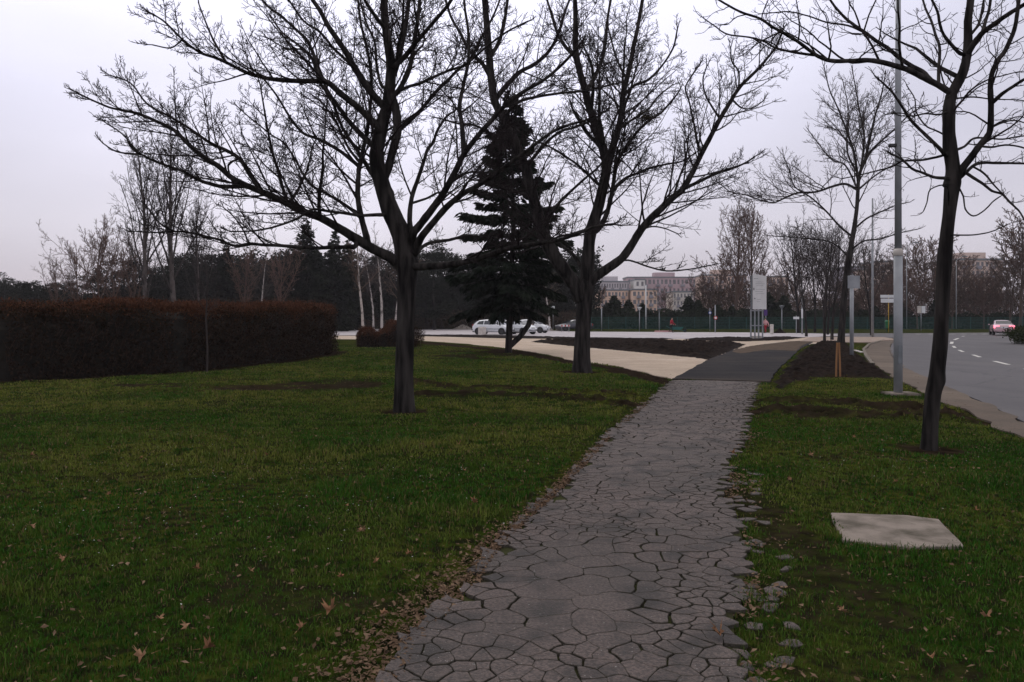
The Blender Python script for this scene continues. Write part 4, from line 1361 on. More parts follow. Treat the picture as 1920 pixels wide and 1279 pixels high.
# --- right honey locust by the road
K3 = dict(nseg=[1, 12, 8, 5], wob=[0, .17, .22, .25], up=[0, .02, .03, .03], nch=[0, 3.2, 3.8, 1.8], perm=False,
          ang=[0, 52, 50, 50], ratio=[0, .42, .5, .5], lmax=[0, 1.5, .65, .3], lmin=.06, rmin=.0028, pm=5.0, sides=[8, 6, 4, 3], t0=[.2, .15, .12, .1], extraL=2.4, minz=-.45)
T3 = [
    ([(1783, 350), (1787, 320), (1781, 274), (1779, 240), (1780, 200), (1785, 176), (1796, 155), (1805, 137), (1812, 110), (1815, 80), (1815, 39), (1820, 0), (1824, -70)], 14, 6, 0, .1),
    ([(1792, 338), (1803, 318), (1820, 296), (1836, 274), (1850, 258), (1857, 240), (1858, 195), (1857, 165), (1860, 138), (1872, 112), (1883, 98), (1894, 75), (1902, 55), (1908, 20), (1914, -40)], 8, 3, 0, -.7),
    ([(1861, 200), (1879, 176), (1900, 162), (1922, 148), (1965, 128), (2010, 100)], 4.5, 2, -.4, -1.0),
    ([(1781, 174), (1760, 160), (1734, 147), (1705, 132), (1680, 124), (1650, 116), (1625, 113), (1597, 114), (1570, 115), (1550, 112), (1531, 104), (1512, 90), (1496, 78), (1475, 65), (1449, 51), (1425, 35), (1390, 23), (1365, 10), (1340, -5), (1320, -20)], 7, 1.3, 0, -1.2),
    ([(1750, 145), (1730, 135), (1711, 125), (1686, 108), (1664, 90), (1643, 77), (1625, 63), (1603, 48), (1586, 35), (1572, 20), (1560, 5), (1540, -25)], 5.5, 2, 0, .7),
    ([(1531, 104), (1500, 100), (1469, 94), (1450, 88), (1433, 78), (1405, 70), (1371, 66), (1355, 60), (1343, 51), (1320, 35)], 3, 1.1, -.8, -.2),
    ([(1625, 63), (1590, 48), (1550, 42), (1515, 30), (1480, 22), (1450, 24), (1428, 26)], 2.4, 1.0, .5, .9),
    ([(1757, 158), (1760, 130), (1762, 90), (1754, 65), (1746, 39), (1735, 15), (1725, -20)], 4, 1.8, 0, .8),
    ([(1800, 100), (1785, 85), (1770, 66), (1762, 45), (1758, 23), (1745, -5)], 4.5, 2, 0, -.6),
    ([(1772, 290), (1765, 282), (1748, 265), (1730, 248), (1712, 230), (1700, 214), (1688, 195), (1672, 172), (1658, 158), (1640, 142)], 5, 1.3, 0, -.9),
    ([(1784, 334), (1768, 334), (1750, 332), (1730, 324), (1711, 317), (1698, 305), (1684, 295), (1665, 285)], 4.2, 1.3, 0, -.9, 1.2),
    ([(1772, 297), (1755, 295), (1730, 300), (1711, 301), (1690, 303), (1672, 313), (1645, 320), (1613, 328), (1580, 335)], 3, 1.1, 0, .7),
    ([(1797, 336), (1810, 324), (1828, 309), (1845, 305), (1867, 306), (1895, 306), (1925, 307), (1960, 310)], 4.5, 1.8, 0, .5),
    ([(1808, 322), (1826, 334), (1842, 344), (1860, 358), (1879, 364), (1892, 378), (1906, 391), (1915, 402), (1935, 440)], 3.6, 1.3, 0, -.6),
    ([(1822, 312), (1845, 325), (1862, 345), (1878, 362)], 2.5, 1.3, .3, -.3, .6),
    ([(1797, 350), (1806, 368), (1810, 392), (1825, 405), (1845, 395), (1862, 378), (1876, 368)], 2.0, 1.1, 0, -.4, .5),
    ([(1790, 288), (1808, 275), (1825, 260), (1850, 259), (1880, 261), (1910, 256), (1950, 252)], 3.2, 1.2, 0, .9),
    ([(1838, 276), (1860, 276), (1885, 272), (1915, 276), (1950, 290)], 2.5, 1.2, -.3, -.8),
    ([(1864, 238), (1880, 230), (1905, 226), (1935, 236)], 2.2, 1.1, -.3, .5),
    ([(1815, 105), (1824, 85), (1840, 64), (1867, 43), (1895, 24), (1925, 6), (1970, -20)], 7, 3, 0, -.8),
    ([(1826, 92), (1838, 70), (1848, 39), (1856, 10), (1860, -40)], 5, 2.4, 0, .5),
    ([(1820, 70), (1835, 45), (1842, 15), (1850, -30)], 3.2, 2, 0, .9),
    ([(1781, 186), (1800, 184), (1826, 182), (1860, 186), (1900, 187), (1930, 190)], 2.3, 1.0, 0, .9, .5),
    ([(1779, 205), (1760, 215), (1735, 213), (1710, 218), (1690, 212), (1660, 215)], 2.3, 1.0, 0, -.8),
    ([(1780, 260), (1755, 245), (1735, 235), (1718, 210), (1715, 185), (1700, 160)], 2.2, 1.0, 0, .8),
    ([(1778, 400), (1776, 350), (1745, 355), (1738, 380), (1732, 395)], 1.6, 1.0, 0, -.4, .4),
    ([(1772, 440), (1800, 441), (1830, 440), (1860, 434), (1882, 424)], 1.8, 1.0, 0, -.6, .25),
]
traced_tree('bare_locust_tree', 'slim dark leafless tree in the grass strip, right of the nearest lamp post', 1742, 845,
            [(1742, 845, 14), (1745, 800, 13.5), (1750, 740, 13.5), (1756, 716, 15), (1758, 690, 13), (1763, 640, 12.5), (1767, 560, 12), (1770, 500, 13), (1775, 440, 11.5), (1780, 400, 11), (1784, 365, 12.5), (1787, 342, 14), (1787, 320, 11)], T3, K3, 45, extra=3, dens=.9)

# --- slimmer street tree farther down the strip
K4 = dict(nseg=[1, 10, 7, 5, 3], wob=[0, .10, .14, .17, .2], up=[0, .03, .04, .04, .04], nch=[0, 4.0, 6.5, 4.0, 1.6], perm=False,
          ang=[0, 36, 38, 40, 40], ratio=[0, .45, .5, .5, .5], lmax=[0, 4.0, 2.2, 1.0, .5], lmin=.2, rmin=.0095, pm=2.6, sides=[8, 6, 4, 3, 3], t0=[.2, .15, .12, .1, .1], extraL=6, minz=-.3)
T4 = [
    ([(1590, 490), (1601, 430), (1607, 385), (1611, 330), (1622, 300), (1630, 265), (1640, 220), (1652, 180), (1660, 140)], 5.5, 1, 0, .5),
    ([(1609, 340), (1604, 300), (1598, 275), (1585, 240), (1572, 205), (1556, 170), (1545, 125)], 3.2, .9, 0, -1.5),
    ([(1612, 325), (1618, 290), (1620, 250), (1612, 210), (1605, 170), (1598, 130)], 3, .9, 0, 2),
    ([(1612, 320), (1632, 285), (1655, 262), (1680, 240), (1705, 215), (1730, 200)], 3, .9, 0, -1),
    ([(1609, 350), (1585, 345), (1560, 350), (1530, 360), (1495, 362), (1470, 372), (1450, 380), (1425, 375), (1400, 366), (1370, 360), (1348, 343)], 3, .8, 0, -2),
    ([(1608, 360), (1585, 310), (1560, 300), (1535, 270), (1515, 243)], 2.2, .8, 0, 2),
    ([(1608, 352), (1640, 330), (1670, 312), (1700, 300)], 2.2, .8, 0, 1.5),
    ([(1600, 440), (1575, 425), (1548, 395), (1520, 370), (1490, 350), (1480, 320), (1468, 290)], 2.6, .8, 0, -2),
    ([(1598, 430), (1625, 410), (1650, 398), (1680, 385), (1700, 380)], 2.4, .8, 0, 1),
    ([(1590, 480), (1560, 455), (1520, 448), (1480, 445), (1440, 442)], 2, .8, 0, 1.5),
    ([(1593, 470), (1620, 452), (1650, 448), (1690, 436), (1720, 430)], 2, .8, 0, -1.5),
    ([(1612, 330), (1590, 290), (1588, 250), (1590, 200), (1580, 150)], 2.4, .8, 0, 1),
]
traced_tree('bare_street_tree', 'thin dark leafless tree behind the two orange wooden stakes', 1577, 645,
            [(1577, 645, 6.5), (1580, 590, 5.6), (1586, 530, 5.6), (1591, 490, 6), (1594, 470, 5.5)], T4, K4, 51, extra=4, mats=('bark_dark', 'twig_grey'))

# ------------------------------------------------------------------ generic leafless trees
def bare_tree(name, h, style, seed, bark, twig, rmin=.012, dens=1.0, lean=0):
    """style: poplar (ascending), round, broom, birch. Local origin at the foot."""
    rnd = random.Random(seed)
    root = empty(name, (0, 0, 0))
    st = dict(poplar=dict(t0=.14, ang=26, up=.09, ratio=.40, n=24, L=.42), round=dict(t0=.22, ang=48, up=.06, ratio=.45, n=17, L=.48),
              broom=dict(t0=.2, ang=30, up=.10, ratio=.5, n=16, L=.6), birch=dict(t0=.32, ang=40, up=.03, ratio=.4, n=20, L=.34))[style]
    K = dict(nseg=[1, 8, 5, 3, 2], wob=[0, .07, .12, .16, .2], up=[0, st['up'], st['up'] * .8, .05, .03], nch=[0, st['n'], 9 * dens, 6 * dens, 2.5 * dens],
             ang=[0, st['ang'], 34, 38, 40], ratio=[0, 1, .42, .45, .5], lmax=[0, h * .5, h * .17, h * .075, h * .04], lmin=.15, rmin=rmin, sides=[8, 5, 3, 3, 3], t0=[.2, .15, .1, .1, .1])
    r0 = h * .0125
    n = 14
    pts, d = [Vector((0, 0, -.1))], Vector((lean, 0, 1)).normalized()
    rad = [r0 * 1.2]
    for i in range(n):
        d = (d + Vector((rnd.gauss(0, .035), rnd.gauss(0, .035), .02))).normalized()
        pts.append(pts[-1] + d * h * .96 / n)
        rad.append(max(rmin, r0 * (1 - (i + 1) / n * .93)))
    out = [[] for _ in range(5)]
    az = rnd.random() * 6
    nb = st['n']
    for k in range(nb):
        t = st['t0'] + (.97 - st['t0']) * (k + rnd.random() * .8) / nb
        i = min(int(t * n), n - 1)
        q = pts[i].lerp(pts[i + 1], t * n - i)
        az += 2.4 + rnd.uniform(-.4, .4)
        dd = rot_dir(Vector((0, 0, 1)), math.radians(st['ang'] + rnd.gauss(0, 7)), az)
        prof = math.sin(math.pi * min(1, (.15 + t) ** (1.1 if style != 'round' else .9))) if style != 'round' else math.sin(math.pi * min(.98, t * .85 + .1))
        L = h * st['L'] * max(.18, prof) * rnd.uniform(.7, 1.1)
        grow(out, q, dd, L, rad[i] * .5, 1, K, rnd)
    vs, fs = trunk_mesh(pts, rad, seed, .3, 10) if h < 5 else ([], [])
    tubes_mesh('trunk', [(pts, rad, 9)], M[bark], root, True)
    tubes_mesh('crown', [t for lv in out for t in lv], M[twig], root, True)
    return root

def conifer(name, h, wid, seed, leafm, bark='bark_dark', dens=1.0, low=.12, csize=1.0, gap=0.0, skirt=1.0):
    """layered spruce: whorls of drooping boughs carrying short needle sprays"""
    rnd = random.Random(seed)
    R = np.random.RandomState(seed)
    root = empty(name, (0, 0, 0))
    tubes = [([Vector((0, 0, -.1)), Vector((.02 * h, 0, h * .5)), Vector((.01 * h, 0, h))], [h * .0135, h * .008, .01], 8)]
    br = []
    C, D, S = [], [], []
    z = h * low
    while z < h * .985:
        f = (z / h - low) / (1 - low)
        L0 = wid * (1 - f) ** .82 * (1 if f > .12 else skirt) + .06
        nb = 6 if f < .85 else 4
        a0 = rnd.random() * 6.28
        for k in range(nb):
            if rnd.random() < gap: continue
            a = a0 + 6.28 * k / nb + rnd.uniform(-.35, .35)
            L = L0 * rnd.uniform(.45, 1.22)
            d = Vector((math.cos(a), math.sin(a), .25 + .5 * f))
            p = Vector((.01 * h, 0, z + rnd.uniform(-.2, .2)))
            pts = [p]
            n = 6
            for i in range(n):
                d = (d + Vector((rnd.gauss(0, .05), rnd.gauss(0, .05), -.14 * (1 - f) + (.10 if i > 3 else 0)))).normalized()
                p = p + d * L / n
                pts.append(p)
            br.append((pts, [max(.008, .012 * L * (1 - i / n)) + .004 for i in range(n + 1)], 4))
            m = max(6, int(L * 34 * dens))
            for q in range(m):
                t = .10 + .9 * math.sqrt(rnd.random())
                i = min(int(t * n), n - 1)
                c = pts[i].lerp(pts[i + 1], t * n - i)
                td = (pts[i + 1] - pts[i]).normalized()
                side = td.cross(Vector((0, 0, 1))).normalized() * rnd.choice((-1, 1))
                w_ = (1.05 - t) * .5 + .25
                off = side * rnd.random() * w_ * L * .36 + Vector((0, 0, -rnd.random() * .16 * csize - .02))
                C.append(tuple(c + off))
                v = (td * rnd.uniform(.3, 1) + side * rnd.uniform(.2, 1) + Vector((0, 0, -rnd.uniform(.1, .8)))).normalized()
                D.append(tuple(v))
                S.append(rnd.uniform(.10, .21) * csize)
        z += h * .019 + .10 + .05 * (1 - f)
    tubes_mesh('trunk', tubes, M[bark], root, True)
    C, D, S = np.array(C), np.array(D), np.array(S)
    n = len(C)
    U = np.cross(D, R.randn(n, 3)); U /= np.linalg.norm(U, axis=1, keepdims=True) + 1e-9
    W = S * .22
    tip = C + D * S[:, None]
    mid = C + D * S[:, None] * .35
    V = np.stack([C - D * S[:, None] * .4, mid + U * W[:, None], tip, mid - U * W[:, None]], 1).reshape(-1, 3)
    i = np.arange(n) * 4
    q = np.stack([i, i + 1, i + 2, i + 3], 1)
    cr = mesh_obj('crown', V, (q, np.zeros((0, 3))), M[leafm], root)
    bo = tubes_mesh('boughs', br, M[bark], root, True)
    return root

def pine(name, h, seed, leafm, dens=1.0, flat=False):
    """dark pine with a clumped irregular crown"""
    rnd = random.Random(seed)
    R = np.random.RandomState(seed)
    root = empty(name, (0, 0, 0))
    tubes = [([Vector((0, 0, -.1)), Vector((rnd.uniform(-.3, .3), 0, h * .5)), Vector((rnd.uniform(-.4, .4), 0, h * .95))], [h * .02, h * .014, .03], 7)]
    C, S = [], []
    for k in range(34):
        t = rnd.random()
        z = h * (.16 + .80 * t)
        rmax = h * .27 * math.sin(math.pi * (.22 + .74 * t)) ** .7
        a = rnd.random() * 6.28
        r = rmax * math.sqrt(rnd.random())
        c = Vector((math.cos(a) * r, math.sin(a) * r, z))
        tubes.append(([Vector((0, 0, z - r * .3)), c * .5 + Vector((0, 0, (z - r * .15) * .5)), c], [.05, .035, .015], 4))
        cr = h * rnd.uniform(.05, .105)
        m = int(150 * dens)
        u = R.randn(m, 3); u /= np.linalg.norm(u, axis=1, keepdims=True)
        u *= (cr * (.45 + .65 * R.rand(m)))[:, None] * np.array([1.25, 1.25, .75])
        C.append(np.array(tuple(c)) + u)
        S.append(R.uniform(.16, .36, m))
    C = np.concatenate(C); S = np.concatenate(S)
    n = len(C)
    D = R.randn(n, 3); D[:, 2] = np.abs(D[:, 2]) * .8; D /= np.linalg.norm(D, axis=1, keepdims=True)
    U = np.cross(D, R.randn(n, 3)); U /= np.linalg.norm(U, axis=1, keepdims=True)
    V = np.stack([C, C + D * S[:, None] * .5 + U * S[:, None] * .22, C + D * S[:, None], C + D * S[:, None] * .5 - U * S[:, None] * .22], 1).reshape(-1, 3)
    i = np.arange(n) * 4
    tubes_mesh('trunk', tubes, M['bark_dark'], root, True) if False else None
    tubes_mesh('trunk', [tubes[0]] , M['bark_dark'], root, True)
    mesh_obj('crown', V, (np.stack([i, i + 1, i + 2, i + 3], 1), np.zeros((0, 3))), M[leafm], root)
    return root

def place(root, px, Y, h_scale=1.0, rz=0.0, wscale=None):
    root.location = ((px - CX) * Y / F, Y, -.02)
    root.rotation_euler = (0, 0, rz)
    ws = wscale if wscale else h_scale
    root.scale = (ws, ws, h_scale)
    return root
def height_for(py_top, Y):
    return CH + (HY - py_top) * Y / F

# the near spruce
sp = conifer('spruce_tree', 12.4, 3.15, 4, 'needle', dens=2.9, low=.175, csize=1.55, gap=.04, skirt=.8)
x_, y_ = G(953, 661)
sp.location = (x_, y_, -.02)
tag(sp, 'tall dark spruce standing on the lawn behind the two leafless trees', 'spruce')
# its curved side stem at the foot
tubes_mesh('side_stem', [([Vector((.1, 0, .35)), Vector((.55, .1, .75)), Vector((.95, .1, 1.3)), Vector((1.15, .1, 2.1)), Vector((1.1, 0, 2.9))], [.14, .13, .12, .11, .09], 10)], M['bark_dark'], sp)

# row 1, left: poplars, birches, shrubs in front of the pines
used = {}
def proto(key, maker):
    """first use returns the source itself, later uses a copy with its parts"""
    if key not in used:
        used[key] = [maker(), 0]
        return used[key][0]
    return copy_tree(used[key][0])

def put(key, maker, h0, px, top, Y, rz, label, cat='tree', group=None, wide=None):
    o = proto(key, maker)
    s = height_for(top, Y) / h0 * (1.13 if key.startswith('pop') or key in ('rp', 'rshrub', 'dk') else 1.0)
    place(o, px, Y, s, rz, (wide * s) if wide else None)
    tag(o, label, cat, group)
    return o
mk_pop = lambda: bare_tree('poplar_tree', 18, 'poplar', 7, 'bark_grey', 'twig_grey', .013, 1.0, -.02)
mk_pop2 = lambda: bare_tree('poplar_tree', 18, 'poplar', 9, 'bark_grey', 'twig_grey', .013, 1.0, .01)
put('pop1', mk_pop, 18, 276, 262, 78, .4, 'tall pale leafless poplar behind the hedge, left one of the pair', group='bare poplars behind the hedge')
put('pop2', mk_pop2, 18, 328, 232, 80, 2.0, 'tallest pale leafless poplar behind the hedge, right one of the pair', group='bare poplars behind the hedge')
put('pop2', mk_pop2, 18, 372, 360, 84, 4.0, 'shorter pale leafless poplar right of the tall pair', group='bare poplars behind the hedge', wide=.8)
mk_rs = lambda: bare_tree('bare_shrub_tree', 10, 'broom', 12, 'twig_brown', 'twig_red', .014, 1.1)
for px, top, Y, rz, lb in ((188, 428, 88, 0, 'leafless reddish tree behind the hedge, just left of the poplars'), (150, 470, 92, 1, 'low leafless reddish tree at the left end of the wood'),
                       (214, 462, 80, 2, 'leafless reddish bushy tree below the left poplar'), (105, 500, 100, 3, 'smallest leafless reddish tree far left above the hedge'),
                       (250, 455, 90, 2.6, 'leafless reddish tree behind the left poplar stem'), (455, 470, 84, 4, 'leafless brownish tree above the middle of the hedge'),
                       (525, 475, 90, 5, 'leafless brownish tree left of the pointed spruce')):
    put('rshrub', mk_rs, 10, px, top, Y, rz, lb, group='leafless reddish trees behind the hedge')
mk_birch = lambda: bare_tree('birch_tree', 12, 'birch', 15, 'bark_pale', 'twig_grey', .012, .9)
mk_birch2 = lambda: bare_tree('birch_tree', 12, 'birch', 16, 'bark_pale', 'twig_brown', .012, .9, .03)
for k, px, top, Y, rz, lb in (('b1', 489, 452, 80, 0, 'white stemmed birch above the hedge, leaning a little'), ('b2', 681, 395, 72, 2, 'white stemmed birch left of the near trunk, brightest stem'),
                          ('b1', 716, 400, 78, 3, 'white stemmed birch just left of the near trunk'), ('b2', 741, 420, 86, 4, 'white stemmed birch half hidden by the near trunk'),
                          ('b1', 700, 450, 96, 5, 'thin grey birch behind the two white stems'), ('b2', 1031, 470, 100, 1, 'thin pale birch right of the spruce')):
    put(k, mk_birch if k == 'b1' else mk_birch2, 12, px, top, Y, rz, lb, 'birch', 'birches behind the car park')

mk_sp1 = lambda: conifer('spruce_tree', 13, 3.3, 61, 'needle_far', dens=.9, low=.05, csize=2.3)
mk_sp2 = lambda: conifer('spruce_tree', 13, 3.0, 62, 'needle_far', dens=.9, low=.05, csize=2.3)
for k, px, top, Y, rz, lb in (('s1', 572, 406, 96, 0, 'pointed dark spruce above the right part of the hedge, tallest of the pair'), ('s2', 626, 428, 98, 1, 'pointed dark spruce right of the tallest one'),
                          ('s2', 424, 455, 104, 2, 'dark pointed conifer above the middle of the hedge'), ('s1', 655, 445, 106, 3, 'dark spruce left of the white birches'),
                          ('s2', 540, 470, 110, 3.7, 'dark spruce half behind the tall pointed one'), ('s1', 598, 462, 112, 3.1, 'dark spruce between the two pointed ones')):
    put(k, mk_sp1 if k == 's1' else mk_sp2, 13, px, top, Y, rz, lb, 'spruce', 'spruces beyond the hedge', 1.0)
mk_p1 = lambda: pine('pine_tree', 11, 71, 'needle_far', 1.3)
mk_p2 = lambda: pine('pine_tree', 11, 72, 'needle_far', 1.3)
rnd = random.Random(77)
pl = [(8, 522), (38, 532), (70, 538), (100, 535), (128, 528), (165, 522), (200, 500), (232, 486), (262, 495), (292, 505), (318, 496), (345, 478), (372, 470), (398, 476), (450, 498), (478, 505), (505, 500), (690, 470), (715, 476), (740, 462), (775, 455),
      (800, 462), (828, 452), (855, 470), (880, 480), (905, 470), (985, 480), (1010, 490), (1035, 500), (1062, 505), (-40, 520), (-90, 525), (815, 478), (770, 480), (930, 486)]
pos_words = ['']
for i, (px, top) in enumerate(pl):
    Y = rnd.uniform(108, 128)
    top -= 12 if px < 600 else 4
    side = 'over the hedge' if px < 640 else 'behind the car park'
    put('p1' if i % 2 else 'p2', mk_p1 if i % 2 else mk_p2, 11, px, top, Y, rnd.random() * 6, 'dark pine standing in the close wood ' + side, 'pine', 'pines of the wood ' + side, 1.15)

# right background: reddish poplars, dark street trees, brown trees beyond the road
mk_rp = lambda: bare_tree('reddish_poplar_tree', 20, 'poplar', 23, 'twig_brown', 'twig_red', .02, 1.15)
put('rp', mk_rp, 20, 1376, 383, 128, 0, 'reddish leafless poplar left of the white board, left one of the pair', 'tree', 'reddish poplars by the board')
put('rp', mk_rp, 20, 1411, 390, 130, 2, 'reddish leafless poplar directly behind the white board', 'tree', 'reddish poplars by the board')
mk_br = lambda: bare_tree('bare_bush_tree', 9, 'broom', 25, 'twig_brown', 'twig_brown', .02, 1.1)
mk_br2 = lambda: bare_tree('bare_bush_tree', 9, 'round', 26, 'twig_brown', 'twig_red', .02, 1.1)
mk_dk = lambda: bare_tree('bare_round_tree', 12, 'broom', 29, 'bark_dark', 'twig_dark', .012, 1.0)
for px, top, Y, rz, lb in ((1497, 425, 88, 0, 'dark leafless tree behind the tall lamp post near the board'), (1528, 445, 92, 1, 'dark leafless tree right of the tall lamp post near the board'), (1552, 470, 78, 2, 'dark leafless small tree left of the staked tree'), (1545, 452, 96, 4, 'dark leafless tree farther behind the staked tree')):
    put('dk', mk_dk, 12, px, top, Y, rz, lb, 'tree', 'dark bare trees at the junction')
mk_tw = lambda: bare_tree('bare_street_tree', 8, 'broom', 37, 'bark_dark', 'twig_grey', .010, 1.0)
put('tw', mk_tw, 8, 1546, 418, 55, .5, 'slim dark leafless tree left of the staked tree, left one of two', 'tree', 'slim trees beside the staked tree')
put('tw', mk_tw, 8, 1560, 405, 58, 2.5, 'slim dark leafless tree left of the staked tree, right one of two', 'tree', 'slim trees beside the staked tree')
put('tw', mk_tw, 8, 1512, 428, 70, 4.2, 'slim dark leafless tree between the sleeved lamp post and the slim pair', 'tree', 'slim trees beside the staked tree')
put('tw', mk_tw, 8, 1634, 432, 76, 5.4, 'slim dark leafless tree behind the very thin tall lamp post', 'tree', 'slim trees beside the staked tree')
lst = [(1345, 470, 138), (1322, 515, 140), (1432, 500, 135), (1455, 520, 132), (1470, 480, 140), (1642, 470, 135), (1618, 505, 130), (1668, 480, 136), (1700, 452, 138), (1728, 462, 130), (1752, 440, 140), (1775, 470, 128), (1800, 478, 136), (1826, 508, 128), (1850, 512, 134), (1872, 505, 126), (1890, 478, 130),
       (1912, 405, 118), (1945, 390, 116), (1985, 420, 120), (1720, 500, 122), (1785, 505, 122), (1660, 510, 120), (1600, 530, 124), (1500, 520, 124), (1565, 520, 126), (1120, 535, 140), (1250, 540, 150), (1845, 520, 120), (1895, 470, 122), (2030, 430, 125)]
for i, (px, top, Y) in enumerate(lst):
    put('br' if i % 2 else 'br2', mk_br if i % 2 else mk_br2, 9, px, top, Y, i * 1.7, 'brown leafless tree among those lining the far side behind the green fence', 'tree', 'brown bare trees behind the green fence', 1.25)
mk_cy = lambda: conifer('small_conifer', 5, 1.5, 83, 'thuja', dens=1.6, low=.04, csize=1.8)
rnd = random.Random(5)
for i, (px, top) in enumerate([(1152, 552), (1178, 560), (1138, 566), (1205, 566), (1292, 553), (1308, 560), (1345, 570), (1440, 545), (1470, 552), (1372, 572), (1602, 560), (1700, 560), (1565, 566), (1640, 572), (1755, 560)]):
    put('cy', mk_cy, 5, px, top, rnd.uniform(123, 127), rnd.random() * 6, 'small dark conifer rising over the evergreen hedge behind the fence', 'conifer', 'small conifers behind the fence', 1.3)

# sapling in the lawn in front of the hedge
def sapling():
    x, y = G(388, 699)
    root = empty('sapling', (x, y, -.02))
    rnd = random.Random(3)
    pts = [Vector((0, 0, 0)), Vector((.02, 0, .7)), Vector((-.03, 0, 1.6)), Vector((.01, .02, 2.5)), Vector((-.04, 0, 3.3)), Vector((0, 0, 4.0))]
    rad = [.032, .028, .024, .018, .012, .005]
    tubes_mesh('trunk', [(pts, rad, 10)], M['twig_grey'], root)
    K = dict(K2); K['rmin'] = .004; K['lmax'] = [0, 1.0, .45, .2, .1]
    out = [[] for _ in range(5)]
    for t in range(16):
        z = 1.7 + 2.1 * t / 16
        grow(out, Vector((0, 0, z)), rot_dir(Vector((0, 0, 1)), .75, t * 2.4), .9 * (1 - t / 24), .010, 1, K, rnd)
    tubes_mesh('crown', [t for lv in out for t in lv], M['twig_grey'], root)
    tag(root, 'thin young leafless tree standing alone in front of the hedge', 'sapling')
sapling()

# ------------------------------------------------------------------ leaf masses: hedges, wood floor, thicket
def leaf_cloud(n, R, size, C, up=0.0, narrow=.5):
    D = R.randn(n, 3); D[:, 2] = D[:, 2] * (1 - up * .5) + up * 1.5
    D /= np.linalg.norm(D, axis=1, keepdims=True)
    U = np.cross(D, R.randn(n, 3)); U /= np.linalg.norm(U, axis=1, keepdims=True) + 1e-9
    s = size[:, None]
    V = np.stack([C, C + D * s * .5 + U * s * .5 * narrow, C + D * s, C + D * s * .5 - U * s * .5 * narrow], 1).reshape(-1, 3)
    i = np.arange(n) * 4
    return V, np.stack([i, i + 1, i + 2, i + 3], 1)

